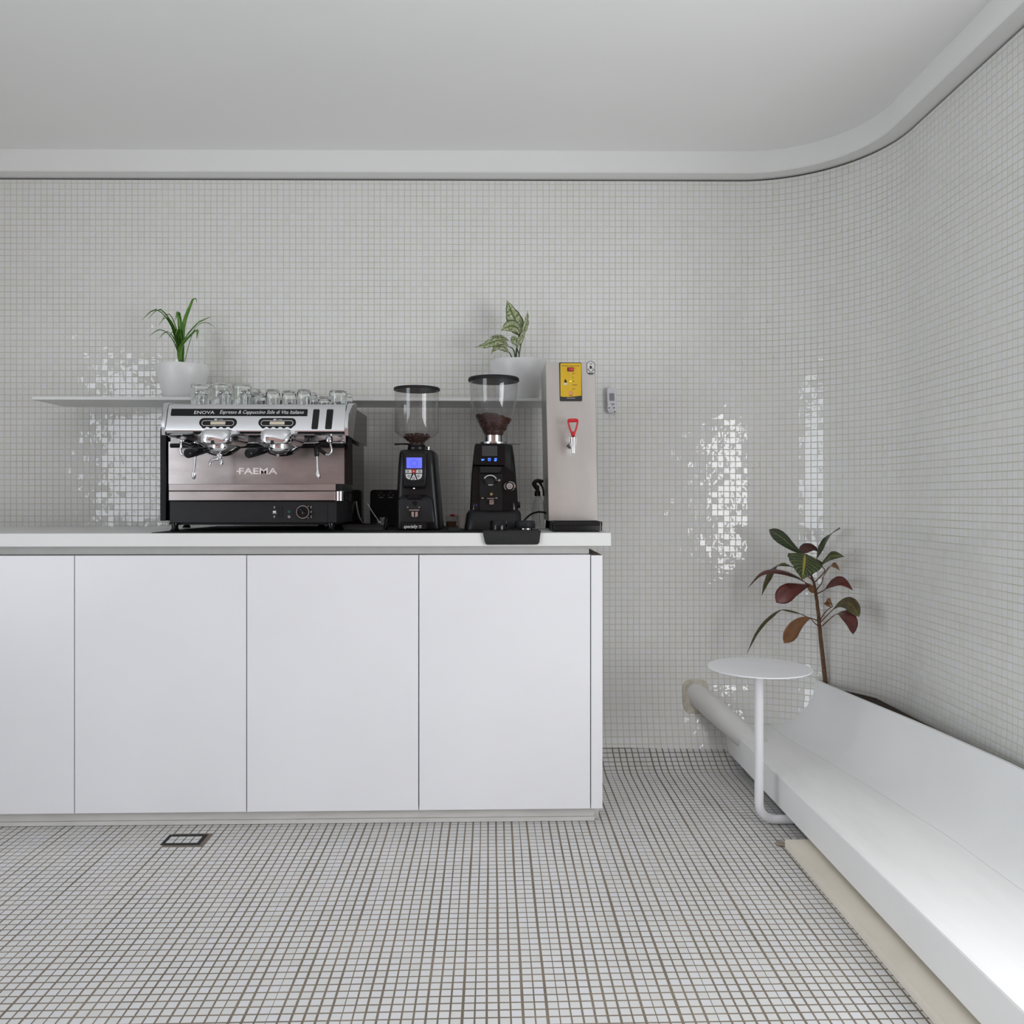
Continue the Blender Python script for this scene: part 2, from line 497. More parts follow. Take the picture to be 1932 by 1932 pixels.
# --- floor with its cove, grout bed first
TY0, TY1 = 0.55, 3.345
mb = MB()
ys = [-3.2, TY0, 1.5, 3.0, 3.14, 3.17, 3.20, 3.23, 3.26, 3.29, 3.315, 3.36]
V = [(x, y, fz(y) - (0.0004 if y > 3.1 else 0)) for y in ys for x in (-3.2, 2.1)]
mb.add(V, [(2 * i, 2 * i + 1, 2 * i + 3, 2 * i + 2) for i in range(len(ys) - 1)])
floor = tag(mb.build('floor', M_fgrout, None, 60, base=(0, 0, 0)), 'floor of small white square mosaic tiles with brown grout', kind='structure')
mfar = bpy.data.materials.new('floor_mosaic_far'); mfar.use_nodes = True
nt = mfar.node_tree; b = nt.nodes['Principled BSDF']
tc = nt.nodes.new('ShaderNodeTexCoord'); br = nt.nodes.new('ShaderNodeTexBrick')
br.offset = 0.0; br.inputs['Scale'].default_value = 1.0
br.inputs['Brick Width'].default_value = PITCH; br.inputs['Row Height'].default_value = PITCH; br.inputs['Mortar Size'].default_value = 0.0018
br.inputs['Color1'].default_value = (0.64, 0.64, 0.64, 1); br.inputs['Color2'].default_value = (0.6, 0.6, 0.6, 1); br.inputs['Mortar'].default_value = (0.15, 0.12, 0.09, 1)
nt.links.new(tc.outputs['Object'], br.inputs['Vector']); nt.links.new(br.outputs['Color'], b.inputs['Base Color'])
b.inputs['Roughness'].default_value = 0.3
floor.data.materials.append(mfar); floor.data.polygons[0].material_index = 1

fx0, fy0 = -0.0096, 2.676
# arc length along the floor section
yy = np.linspace(TY0, TY1, 2500); zz_ = np.array([fz(y) for y in yy])
arc = np.concatenate([[0], np.cumsum(np.hypot(np.diff(yy), np.diff(zz_)))])
arc0 = np.interp(fy0, yy, arc)
ra = np.arange(math.ceil((0 - arc0) / PITCH), math.floor((arc[-1] - arc0) / PITCH))
cen = []; e1 = []; e2 = []; nn = []; h1 = []; h2 = []
wob = rng.normal(0, 0.0007, 400)
for r in ra:
    a0_, a1_ = arc0 + PITCH * r, arc0 + PITCH * (r + 1)
    ya, yb = np.interp([a0_, a1_], arc, yy); za, zb = fz(ya), fz(yb)
    yc = (ya + yb) / 2; zc = (za + zb) / 2
    up = Vector((0, yb - ya, zb - za)); L = up.length; up.normalize()
    n3 = Vector((1, 0, 0)).cross(up).normalized()
    for c in range(int((-2.25 - fx0) / PITCH), int((1.06 - fx0) / PITCH)):
        x = fx0 + PITCH * (c + 0.5)
        if yc > 2.72 and x < 0.27: continue
        dy_ = 0.002 * math.sin(x * 2.2 + 0.4)
        cen.append((x + wob[c % 400] + 0.0006 * math.sin(yc * 9 + c), yc + dy_, zc + dy_ * up.z / up.y)); e1.append((1, 0, 0)); e2.append(up[:]); nn.append(n3[:])
        h1.append(PITCH / 2 - 0.0018); h2.append(L / 2 - 0.0021)
cen, e1, e2, nn, h1, h2 = map(np.array, (cen, e1, e2, nn, h1, h2))
# leave the recessed drain cover free
DR = (-1.022, -0.897, 2.536, 2.618)
inside = (cen[:, 0] > DR[0]) & (cen[:, 0] < DR[1]) & (cen[:, 1] > DR[2]) & (cen[:, 1] < DR[3])
cen, e1, e2, nn, h1, h2 = (a[~inside] for a in (cen, e1, e2, nn, h1, h2))
px, py, dep = proj(cen)
view = (cen - np.array(EYE)); view /= np.linalg.norm(view, axis=1)[:, None]
score = -np.einsum('ij,ij->i', view, nn) / dep ** 2
score[(px < 372) | (px > 1560) | (py < 1555) | (py > 1800)] = -1
lay_tiles(floor, cen, e1, e2, nn, h1, h2, 0.006, M_ftile, score)

# --- ceiling, bulkhead along the wall head, other walls
ZC = 2.480
mb = MB(); mb.box(-3.2, 2.2, -2.9, 3.6, ZC, ZC + 0.08)
tag(mb.build('ceiling', M_ceiling, None, None), 'flat pale grey painted ceiling', kind='structure')
mb = MB()
ring_out = []; sec = [(-0.10, ZC + 0.001), (0.072, ZC + 0.001), (0.072, ZW + 0.012), (0.067, ZW + 0.007), (-0.10, ZW + 0.007)]
rings = []
for s in ss:
    p, nrm = wplan(s)
    rings.append([Vector((p.x + nrm.x * o, p.y + nrm.y * o, z)) for o, z in sec])
mb.loft(rings)
tag(mb.build('trim_1', M_trim, None, 30), 'white bulkhead band running along the head of the tiled wall', kind='structure')
mb = MB()
rings = []
for s in ss:
    p, nrm = wplan(s)
    rings.append([Vector((p.x - nrm.x * o, p.y - nrm.y * o, z)) for o, z in [(0.012, 0), (0.09, 0), (0.09, ZC), (0.012, ZC)]])
mb.loft(rings)
mb.build('dark_gap_backing', M_dark, wall_back, 30)  # unseen black backing added so the gap at the wall head stays dark

mb = MB(); mb.box(-3.2, -3.1, 0.50, 3.6, 0, ZC); mb.box(-3.2, -3.1, -2.7, -1.80, 0, ZC); mb.box(-3.2, -3.1, -1.80, 0.50, 2.28, ZC); mb.box(-3.2, -3.1, -1.80, 0.50, 0, 0.22)
tag(mb.build('wall_left', M_plaster, None, None), 'plain white plaster side wall with a shop window', kind='structure')
XR = wplan(SMAX)[0].x; YR = wplan(SMAX)[0].y
WY0, WY1 = -0.45, 1.80
mb = MB()
mb.box(XR, XR + 0.12, WY1, YR, 0, ZC)
mb.box(XR, XR + 0.12, -2.9, WY0, 0, ZC)
mb.box(XR, XR + 0.12, WY0, WY1, 0, 0.50)
mb.box(XR, XR + 0.12, WY0, WY1, 2.32, ZC)
tag(mb.build('wall_right', M_plaster, None, None), 'plain white plaster wall with a wide window', kind='structure')
M_warm = mat('rose_reflection_wall', (0.46, 0.30, 0.26), 0.8, noise=0.25, nscale=5)  # unseen wall, its rose tone made up to warm the steel's reflections
mb = MB()
mb.box(-3.2, XR + 0.12, -2.7, -2.58, 0, ZC)
tag(mb.build('wall_front', M_warm, None, None), 'unseen wall opposite the counter, rose added for warm reflections', kind='structure')
M_frame = mat('window_frame_black', (0.03, 0.03, 0.03), 0.5, noise=0.1)
mb = MB()
for y in (-1.80, -0.68, 0.44): mb.box(-3.17, -3.13, y, y + 0.06, 0.22, 2.28)
for z in (0.22, 2.22): mb.box(-3.165, -3.135, -1.80, 0.50, z, z + 0.06)
tag(mb.build('window_1', M_frame, None, None), 'black framed shop front glazing', kind='structure')
mb = MB()
for y in (WY0, 0.645, WY1 - 0.06): mb.box(XR + 0.03, XR + 0.09, y, y + 0.06, 0.50, 2.32)
for z in (0.50, 2.26): mb.box(XR + 0.03, XR + 0.09, WY0, WY1, z, z + 0.06)
tag(mb.build('window_2', M_frame, None, None), 'black framed window in the right wall', kind='structure')

# ------------------------------------------------------------------ counter: cabinets, toe kick, worktop
YD = 2.66                                              # door faces
ZB, ZT = ZP(1528, YD), ZP(1047, YD)                    # door bottom and top
WTZ = 0.956                                            # worktop surface
gaps = [XP(x, YD) for x in (-185, 140, 465, 790, 1114.5)]
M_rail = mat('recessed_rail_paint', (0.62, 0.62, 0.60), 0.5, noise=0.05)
M_chip = mat('raw_chipboard', (0.16, 0.11, 0.075), 0.9, noise=0.4, nscale=120)
cab_labels = ['white handleless cabinet left of the espresso machine at the end of the counter',
              'white handleless cabinet below the left half of the espresso machine',
              'white handleless cabinet below the right half of the espresso machine and first grinder',
              'white handleless cabinet with end panel, below the steel water boiler']
for i in range(4):
    a, b = gaps[i], gaps[i + 1]
    last = i == 3
    t = thing('base_cabinet', cab_labels[i], 'cabinet', ((a + b) / 2, (YD + 3.3) / 2, ZB), 'white base cabinets under the worktop')
    m_ = MB(); m_.box(a + 0.0005, b - 0.0005, YD + 0.021, 3.20, ZB + 0.002, ZT - 0.004); m_.build('body', M_white, t, None)
    m_ = MB(); m_.box(a + 0.0016, b - 0.0016, YD, YD + 0.019, ZB, ZT, c=0.0012); m_.build('door', M_white, t, None)
    if last:
        xe = XP(1136.8, YD)
        m_ = MB(); m_.box(b + 0.0014, xe, YD, 3.20, ZB, ZT - 0.002, c=0.001); ep = m_.build('end_panel', M_white, t, None)
        m_ = MB(); m_.box(b + 0.003, xe - 0.0015, YD + 0.003, 3.19, ZT - 0.003, ZT - 0.0008); m_.build('raw_edge', M_chip, ep, None)
M_kick = mat('toe_kick_paint', (0.64, 0.63, 0.60), 0.5, noise=0.12, nscale=7, stretch=(1, 1, 6))
mb = MB()
xk = XP(1120, 2.70)
mb.box(-2.4, xk, 2.695, 2.71, 0.016, ZB - 0.0005, c=0.001)
kick = mb.build('toe_kick', M_kick, None, None)
tag(kick, 'scuffed white toe kick board along the bottom of the cabinets', 'toe kick')
mb = MB(); mb.box(-2.4, xk + 0.002, 2.690, 2.71, 0.0022, 0.0155, c=0.001); mb.build('skirting_strip', M_kick, kick, None)
mb = MB(); mb.box(xk + 0.0005, xk + 0.018, 2.71, 3.1, 0.002, ZB - 0.0005); mb.build('return_board', M_kick, kick, None)
M_scuff = mat('scuff_brown', (0.20, 0.16, 0.12), 0.9, noise=0.5, nscale=60)
for (x0, x1, y) in ((455, 480, 1550), (545, 655, 1547.6), (872, 890, 1545.6), (1027, 1040, 1544.5)):
    mb = MB(); a, b = P(x0, y + 1.4, 2.6945), P(x1, y - 0.6, 2.6945)
    mb.ppoly([(x0, y + 1), (x0 + (x1 - x0) * .4, y - 1.2), (x1, y), (x0 + (x1 - x0) * .6, y + 1.8)], 2.6945, 0.002)
    mb.build('scuff_mark', M_scuff, kick, None)
mb = MB(); mb.box(-2.4, XP(1153, 2.64), 2.64, 3.325, ZP(1030.5, 2.64), WTZ, c=0.0015)
wt = tag(mb.build('worktop', M_white_edge, None, None), 'long white worktop slab over the base cabinets', 'worktop')
mb = MB(); mb.box(-2.4, gaps[4] - 0.0004, YD + 0.045, YD + 0.065, ZT + 0.0005, ZP(1030.5, 2.64) - 0.0003); mb.build('rail', M_rail, wt, None)

# ------------------------------------------------------------------ shelf on the wall
ZS = ZP(756.5, 3.13)
mb = MB(); mb.box(XP(60, 3.13), XP(1052, 3.13), 3.13, 3.372, ZS, ZS + 0.012, c=0.001)
tag(mb.build('wall_shelf', M_white_edge, None, None), 'thin white wall shelf behind the grinders carrying plant pots', 'shelf')

# ------------------------------------------------------------------ bar mat under the machines
ZM = WTZ + 0.002
mb = MB(); mb.prism(rrect((XP(285, 2.66) + 0.148) / 2, 2.98, 0.148 - XP(285, 2.66), 0.65, 0.01, 4), WTZ + 0.0001, ZM - 0.0001, axis='z')
tag(mb.build('bar_mat', M_rubber, None, 40), 'thin black bar mat under the espresso machine and both grinders', 'mat')

# ------------------------------------------------------------------ espresso machine
EX = XP(484, 2.72)
esp = thing('espresso_machine', 'chrome two group espresso machine with black base and glasses on top', 'coffee machine', (EX, 2.95, ZM))
YC = 2.70
cow = sorted([(ZP(821, YC), 2.722), (ZP(818.5, YC), 2.706), (ZP(815, YC), 2.700), (ZP(811, YC), 2.700),
       (ZP(767, YC), 2.727), (ZP(763, YC), 2.734), (ZP(761.5, YC), 2.742)])
def cwarp(v): return Vector((v.x, v.y - YC + interp(v.z, cow), v.z))
xl, xr = XP(312, YC), XP(649.5, YC)
ztop, zbot = cow[-1][0], cow[0][0]
mb = MB()
sec = [(y, z) for z, y in cow] + [(2.748, ztop + 0.001), (2.760, ztop - 0.004), (2.78, ztop - 0.030), (3.14, ztop - 0.030), (3.14, zbot + 0.03), (2.80, zbot + 0.012)]
mb.loft([[(x, y, z) for y, z in sec] for x in (xl, xr)])
mb.build('cowl', M_chrome, esp, 30)
# flared end cheeks of the cowl
M_smoke = mat('smoked_panel', (0.035, 0.036, 0.038), 0.15, noise=0.1, spec=0.4)
for side in (0, 1):
    x0 = xr + 0.0008 if side else xl - 0.0008
    x1 = x0 + (0.012 if side else -0.012)
    out = [(2.700, zbot - 0.002), (2.697, ZP(800, YC)), (2.712, ZP(780, YC)), (2.735, ZP(762, YC)), (2.76, ZP(757.5, YC)), (2.80, ZP(757.5, YC)), (2.80, zbot - 0.004), (2.78, zbot - 0.004)]
    mb = MB(); mb.prism(out, x0, x1, axis='x', c=0.001)
    xm = x1
    mb.warp(lambda v, xm=xm, side=side: Vector((v.x + (0.016 if side else -0.016) * max(0, (v.z - ZP(772, YC)) / 0.03) * (1 if abs(v.x - xm) < 0.004 else 0.3), v.y, v.z)))
    mb.build('end_cheek', M_polish, esp, 30)
    out = [(2.801, zbot - 0.004), (2.801, ZP(760, YC)), (3.145, ZP(760, YC)), (3.145, zbot - 0.01)]
    mb = MB(); mb.prism(out, x0, x0 + (0.006 if side else -0.006), axis='x', c=0.001); mb.build('side_cover', M_smoke, esp, 30)
# name plate and buttons
mb = MB(); mb.prr(318, 577.5, 770.3, 783, 1.5, YC - 0.0015, 0.002); mb.warp(cwarp)
plate = mb.build('name_plate', M_blackg, esp)
lettering('ENOVA', 362.5, 401, 773.8, 780, YC - 0.0016, M_print_w, plate, warp=cwarp)
lettering('Espresso & Cappuccino Stile di Vita Italiano', 411, 570.5, 772.8, 781.6, YC - 0.0016, M_print_w, plate, shear=0.3, warp=cwarp)
for bx in (409.5, 521.5):
    mb = MB(); mb.prr(bx - 35.5, bx + 35.5, 788, 805, 8.5, YC - 0.002, 0.003, c=0.0004, n=8)
    for q in range(5): mb.disc(bx - 26 + 13 * q, 803.6, YC - 0.0017, 4.4, 0.002, 12)
    mb.warp(cwarp); bp_ = mb.build('button_panel', M_blackm, esp)
    mb = MB()
    a = 30.5
    o1 = rrect(0, 0, 2 * a, 10.5, 5.2, 8); o2 = rrect(0, 0, 2 * a - 1.8, 8.7, 4.3, 8)
    r1 = [P(bx + u, 797.8 + v, YC - 0.0026) for u, v in o1]; r2 = [P(bx + u, 797.8 + v, YC - 0.0026) for u, v in o2]
    mb.loft([r1, r2], False, False); mb.warp(cwarp); mb.build('button_outline', M_print_w, bp_, None)
    mb = MB(); mb.prr(bx - 14, bx + 14, 794.8, 800.8, 1.2, YC - 0.005, 0.004, c=0.0006); mb.warp(cwarp); mb.build('button', M_cream_b, bp_)
    mb = MB()
    mb.ppoly([(bx - 7.5, 789.7), (bx - 2.5, 789.7), (bx - 3.2, 791.6), (bx - 4.4, 792.4), (bx - 5.6, 792.4), (bx - 6.8, 791.6)], YC - 0.0026, 0.0005)
    mb.ppoly([(bx - 2.4, 789.9), (bx - 0.9, 790), (bx - 2.6, 791.4)], YC - 0.0026, 0.0005)
    mb.warp(cwarp); mb.build('cup_mark', M_print_w, bp_, None)
    lettering('/ stop', bx + 0.5, bx + 9, 789.6, 792.6, YC - 0.0024, M_print_w, bp_, shear=0.25, warp=cwarp)
for (x0, w) in ((588.3, 12), (614, 12.5)):
    mb = MB(); mb.prr(x0, x0 + w, 770.5, 809.5, 2.2, YC - 0.002, 0.003, c=0.0004); mb.warp(cwarp)
    mb.warp(lambda v: Vector((v.x - (ZP(770, YC) - v.z) * 0.03, v.y, v.z)))
    sl = mb.build('lever_slot', M_blackm, esp)
    if x0 > 600:
        mb = MB(); mb.prr(x0 + 4.5, x0 + 7.5, 774, 802, 1.2, YC - 0.004, 0.003); mb.warp(cwarp); mb.build('lever', M_blackg, sl)
mb = MB(); mb.pbox(641.2, 641.9, 764, 818, YC - 0.0008, 0.001); mb.warp(cwarp); mb.build('panel_seam', M_dullsteel, esp, None)

# underside, backsplash and body
YBS = 2.93
mb = MB(); mb.pbox(322, 652, 820, 836, 2.90, 0.02); mb.build('upper_backplate', M_polish, esp, None)
mb = MB(); mb.pbox(318, 650.3, 834, 913.5, YBS, 0.012); spl = mb.build('backsplash', M_splash, esp, None)
M_pale = mat('satin_letter_steel', (0.92, 0.85, 0.84), 0.35, 1.0, noise=0.05)
lettering('FAEMA', 451, 523.5, 882.8, 894.6, YBS, M_pale, spl, ext=0.0012, bold=0.02)
mb = MB(); mb.pbox(446.5, 450.6, 888.0, 890.3, YBS - 0.0012, 0.0008); mb.build('emblem_bar', M_pale, spl, None)
zb_, zt_ = ZP(985, 2.74), ZP(797, 2.95)
for side in (0, 1):
    x0, x1 = (XP(651.0, 2.94), XP(667, 2.95)) if side else (XP(305, 2.94), XP(317, 2.94))
    out = [(2.925, zb_), (3.19, zb_), (3.19, zt_ - 0.05)]
    out += [(3.14 + 0.05 * math.cos(a), zt_ - 0.05 + 0.05 * math.sin(a)) for a in np.linspace(0, math.pi / 2, 6)[1:]]
    out += [(2.965 + 0.04 * math.cos(a), zt_ - 0.04 + 0.04 * math.sin(a)) for a in np.linspace(math.pi / 2, math.pi, 6)]
    mb = MB(); mb.prism(out, x0, x1, axis='x', c=0.002); mb.build('side_panel', M_blackg, esp)
mb = MB(); mb.box(XP(318, 2.95), XP(650, 2.95), 2.945, 3.18, zb_, ZP(822, 2.95)); mb.build('body', M_black, esp, None)
# chrome rail with a bow under each group, black rail beneath it
YR_ = 2.885
def railpath(dy, Yq):
    pts = [P(322, 835 + dy, Yq)]
    for gx in (411.5, 525):
        pts += [P(gx - 42, 835 + dy, Yq), P(gx - 30, 838 + dy, Yq - 0.02), P(gx - 16, 847 + dy, Yq - 0.06), P(gx + 4, 851 + dy, Yq - 0.09),
                P(gx + 22, 849 + dy, Yq - 0.07), P(gx + 34, 842 + dy, Yq - 0.03), P(gx + 44, 836 + dy, Yq)]
    pts += [P(600, 835 + dy, Yq), P(648, 835 + dy, Yq)]
    return smooth_path(pts, 4)
mb = MB(); mb.tube(railpath(0, YR_), 0.0055, 8); mb.build('group_rail', M_chrome, esp, 60)
mb = MB(); mb.tube(railpath(5.5, YR_ + 0.008), 0.0085, 8); mb.build('lower_rail', M_blackg, esp, 60)

# groups
def portafilter(gx, spouts, hx):
    Yg = 2.66
    pf = None
    mb = MB()
    c = P(gx + 4, 846, Yg)
    mb.lathe([(0.026, 0.010), (0.034, 0.009), (0.0345, 0.000), (0.033, -0.006), (0.024, -0.014), (0.012, -0.019), (0.004, -0.020)], c, 28)
    pf = mb.build('portafilter', M_chrome, esp, 40)
    h0 = c + Vector((-0.026, -0.012, -0.004)); h1_ = P(hx, 856, 2.57)
    d = (h1_ - h0)
    mb = MB(); mb.tube([h0, h0 + d * 0.12, h0 + d * 0.35, h0 + d * 0.75, h0 + d * 0.96, h0 + d], [0.006, 0.009, 0.0115, 0.0145, 0.0152, 0.013], 18)
    mb.build('handle', M_blackg, pf, 40)
    mb = MB(); mb.tube([h0 + d * -0.05, h0 + d * 0.10], [0.0075, 0.009], 14); mb.build('ferrule', M_chrome, pf)
    if spouts:
        mb = MB(); s = P(gx + 4.5, 856, Yg)
        mb.lathe([(0.0085, 0.004), (0.0085, -0.018), (0.0075, -0.019)], s, 16)
        for sg in (-1, 1):
            mb.tube(smooth_path([s + Vector((0, 0, -0.017)), s + Vector((sg * 0.006 - 0.002, -0.006, -0.018)), s + Vector((sg * 0.016 - 0.006, -0.012, -0.023)), s + Vector((sg * 0.020 - 0.008, -0.014, -0.036))], 4), 0.0048, 10)
        mb.build('spout', M_chrome, pf, 50)
    else:
        mb = MB(); mb.lathe([(0.006, 0.0), (0.0055, -0.012), (0.004, -0.014)], P(gx + 2, 854.5, Yg), 14); mb.build('spout', M_dullsteel, pf)
for (gx, sp, hx) in ((409.5, True, 352), (522, False, 467)):
    # domed head: rounded box bulging towards the barista
    a, b = P(gx - 29, 838.5, 2.63), P(gx + 29, 809.5, 2.63)
    cx_, cz_ = (a.x + b.x) / 2, (a.z + b.z) / 2; w, h = b.x - a.x, b.z - a.z
    rings = []
    for (y, k, dz) in ((2.80, 0.98, 0.004), (2.70, 1.0, 0.002), (2.655, 1.0, 0.0), (2.625, 0.99, -0.0005), (2.609, 0.94, -0.001), (2.600, 0.83, -0.0015), (2.597, 0.6, -0.002)):
        rings.append([(x, y, z + dz) for x, z in rrect(cx_, cz_, w * k, h * (0.4 + 0.6 * k), 0.0175 * k, 7)])
    mb = MB(); mb.loft(rings)
    mb.warp(lambda v: Vector((v.x, v.y + 0.03 * max(0, (v.z - cz_) / h + 0.1) ** 1.6, v.z)))
    gh = mb.build('group_head', M_chrome, esp, 60)
    mb = MB(); q = P(gx - 8, 834.5, 2.60); mb.lathe([(0.0055, 0.006), (0.0065, 0.0), (0.0065, -0.006)], q, 12); mb.build('valve_cap', M_black, gh)
    mb = MB(); mb.lathe([(0.036, 0.013), (0.0375, 0.010), (0.0375, -0.010), (0.034, -0.012)], P(gx + 5, 841.5, 2.665), 32); mb.build('group_ring', M_dullsteel, gh)
    portafilter(gx, sp, hx)

# steam wands
def wand(sx, fx):
    f = lambda x: fx + sx * (x - 600)
    Yw = 2.80
    mb = MB(); mb.lathe([(0.010, 0.008), (0.012, 0.004), (0.012, -0.010), (0.009, -0.014)], P(f(621), 828, Yw), 18)
    mb.tube([P(f(621), 824, Yw), P(f(627), 816, Yw - 0.02)], [0.003, 0.002], 8)
    w = mb.build('steam_valve', M_chrome, esp)
    mb = MB(); mb.tube([P(f(603), 838, Yw), P(f(621), 833, Yw)], [0.012, 0.010], 12); mb.ball(P(f(599), 842, Yw - 0.01), 0.012, 14); mb.build('joint', M_blackg, w)
    mb = MB(); mb.tube(smooth_path([P(f(622), 833, Yw), P(f(625), 846, Yw), P(f(624), 855, Yw), P(f(618), 858.5, Yw), P(f(611), 854, Yw)], 5), 0.0042, 10); mb.build('return_pipe', M_chrome, w, 60)
    mb = MB(); mb.tube([P(f(614), 856.5, Yw), P(f(604), 849, Yw - 0.005), P(f(598), 846, Yw - 0.01)], 0.0062, 10); mb.build('hose_sleeve', M_black, w, 60)
    wp = P(f(597), 840, Yw - 0.015)
    mb = MB(); mb.tube([wp, P(f(597), 842, Yw - 0.018), P(f(597.5), 858, Yw - 0.02), P(f(597.7), 861, Yw - 0.02)], [0.006, 0.0095, 0.0085, 0.006], 14); wd = mb.build('steam_wand', M_black, esp, 50)
    mb = MB(); mb.tube([P(f(597.5), 858, Yw - 0.02), P(f(599.2), 886, Yw - 0.03), P(f(600), 892, Yw - 0.03), P(f(600.6), 900, Yw - 0.03), P(f(600.6), 904, Yw - 0.03)], [0.0042, 0.0042, 0.0066, 0.0072, 0.004], 14); mb.build('steam_pipe', M_chrome, wd, 50)
wand(1, 600); wand(-1, 366)
# drip tray and base
mb = MB(); mb.pbox(318, 633, 913.2, 925.8, 2.705, 0.215, c=0.001); mb.build('drip_tray', M_splash, esp, None)
mb = MB(); mb.pbox(318, 632.5, 927, 944.5, 2.695, 0.22, c=0.0015); tf = mb.build('tray_front', M_splash, esp, None)
mb = MB()
out = rrect((XP(633, 2.70) + XP(646.5, 2.70)) / 2, 2.73, XP(646.5, 2.70) - XP(633, 2.70), 0.07, 0.011, 6)
mb.prism(out, ZP(945.5, 2.695), ZP(926.5, 2.695), axis='z', c=0.0015); mb.build('corner_cap', M_chrome, tf)
mb = MB(); mb.pbox(633.5, 645.5, 913, 926.5, 2.715, 0.2); mb.build('tray_end', M_black, esp, None)
mb = MB(); mb.pbox(320, 634.5, 945, 987, 2.715, 0.45, c=0.002); bs = mb.build('base_panel', M_char, esp, None)
mb = MB(); mb.disc(571, 966, 2.700, 12, 0.016, 32, c=0.002); kn = mb.build('switch_knob', M_blackg, bs)
mb = MB(); mb.ring(571, 966, 2.6995, 11.3, 12.2, 0.001); mb.build('knob_ring', M_dullsteel, kn)
mb = MB(); mb.ppoly([(563.5, 960.5), (566, 958), (576.5, 968.5), (574, 971)], 2.692, 0.009); mb.build('knob_grip', M_black, kn, None)
mb = MB(); mb.disc(570.5, 968, 2.6915, 0.7, 0.001, 8); mb.build('knob_dot', M_print_w, kn)
for (tx, x0, y0) in (('1', 586.3, 955), ('0', 586, 963.6), ('2', 586, 972.6), ('I', 517.2, 955), ('0', 516.4, 972.8)):
    lettering(tx, x0, x0 + (1.0 if tx in '1I' else 2.2), y0, y0 + 4, 2.7148, M_print_w, bs)
for y in (955.4, 977):
    mb = MB(); mb.disc(581.5, y, 2.7142, 0.8, 0.001, 8); mb.build('knob_mark', M_print_w, bs)
mb = MB(); mb.ppoly([(514.5, 964), (521, 964), (520, 967.3), (515.5, 967.3)], 2.7142, 0.0006); mb.ppoly([(514, 968), (522, 968), (522, 968.7), (514, 968.7)], 2.7142, 0.0006); mb.build('cup_mark', M_print_w, bs, None)
mb = MB(); mb.ring(545.3, 975, 2.7142, 1.5, 2.2, 0.0006, 16); mb.build('power_mark', M_print_w, bs)
mb = MB(); mb.disc(545.2, 965.5, 2.713, 2.6, 0.003, 16); mb.build('pilot_lamp', mat('green_lamp_off', (0.01, 0.09, 0.06), 0.3, noise=0.1), bs)
mb = MB(); mb.prr(524, 533.5, 955.5, 976, 0.8, 2.713, 0.003); mb.build('rocker_switch', M_black, bs)
mb = MB(); mb.pbox(617.4, 618.1, 950, 986, 2.7144, 0.001); mb.build('panel_seam', M_blackg, bs, None)
mb = MB(); mb.box(XP(318, 2.76), XP(630, 2.76), 2.765, 3.15, ZP(988, 2.74) - 0.004, ZP(985, 2.74)); mb.build('base_plate', M_black, esp, None)
for (x, y) in ((624, 2.755), (330, 2.755), (606, 3.10), (352, 3.10)):
    c = Vector((XP(x, y), y, ZM))
    zf = ZP(987, 2.74) - ZM
    mb = MB(); mb.lathe([(0.014, 0.0), (0.015, 0.004), (0.011, 0.010), (0.011, zf)], c, 16); mb.build('foot', M_blackg, esp)

# ------------------------------------------------------------------ glasses upside down on the machine
ZCUP = ztop - 0.030
glass_grp = 'upturned glasses on top of the espresso machine'
def upturned_glass(px, pw, ptop, Y, label, taper=0.06, stem=False):
    k = (P(px + 1, 760, Y).x - P(px, 760, Y).x)
    r = pw * k / 2; c = P(px, ptop, Y); H = c.z - ZCUP
    x, y = c.x, c.y
    ro = r * (1 + taper)
    t = 0.0022; bt = min(0.010, H * 0.16)
    out = [(ro, 0.0), (ro * 0.995, 0.002), (r * 1.0, H * 0.75), (r, H - 0.004), (r * 0.97, H - 0.001), (r * 0.90, H)]
    inn = [(r * 0.80, H - bt), (r - t, H - bt - 0.004), (r - t, H * 0.70), (ro - t, 0.0015), (ro - t * 0.7, 0.0)]
    mb = MB(); pr = out + [(r * 0.5, H - 0.0012)] ; 
    ring = [(max(a, 1e-4), b) for a, b in (inn[::-1] + [])]
    prof = [(1e-4, H - 0.0015)] + [(r * 0.55, H - 0.0012)] + out[::-1] + ring + [(1e-4, H - bt)]
    mb.lathe(prof, (x, y, ZCUP), 28)
    o = mb.build('glass_tumbler', M_glass, None, 40, base=(x, y, ZCUP))
    return tag(o, label, 'glass', glass_grp)
G = [
 (378, 34, 725, 2.93, 'tall clear upturned glass at the left, above the ENOVA lettering'),
 (416, 35, 724, 2.93, 'tall clear upturned glass second from the left on machine'),
 (457, 35, 725, 2.93, 'tall clear upturned glass third from left, last tall one on machine'),
 (380, 22, 738, 2.83, 'short clear upturned glass in front of the leftmost tall glass'),
 (425, 23, 738, 2.83, 'short clear upturned glass in front of the second tall glass'),
 (465, 22, 738, 2.83, 'short clear upturned glass in front of the third tall glass'),
 (481, 22, 734, 3.02, 'clear upturned glass standing just behind right of the third tall glass'),
 (489, 25, 742, 2.86, 'low clear upturned glass between the tall glasses and the short row'),
 (515, 26, 736, 2.86, 'short clear upturned glass, first of three in the middle row'),
 (545.5, 26, 738, 2.86, 'short clear upturned glass, middle one of three in a row'),
 (573.5, 26, 736, 2.86, 'short clear upturned glass, right one of three in a row'),
 (587, 22, 741, 2.99, 'clear upturned glass peeking behind the right end of the short row'),
 (597, 20, 746, 3.06, 'small far clear upturned glass right of the short row'),
 (612, 24, 749, 2.86, 'lowest clear upturned glass left of the wide glass'),
 (638, 34, 738, 2.89, 'wide clear upturned glass at the right end of the machine top'),
 (656, 18, 744, 3.04, 'small clear upturned glass behind the wide right glass'),
]
for g in G: upturned_glass(*g)

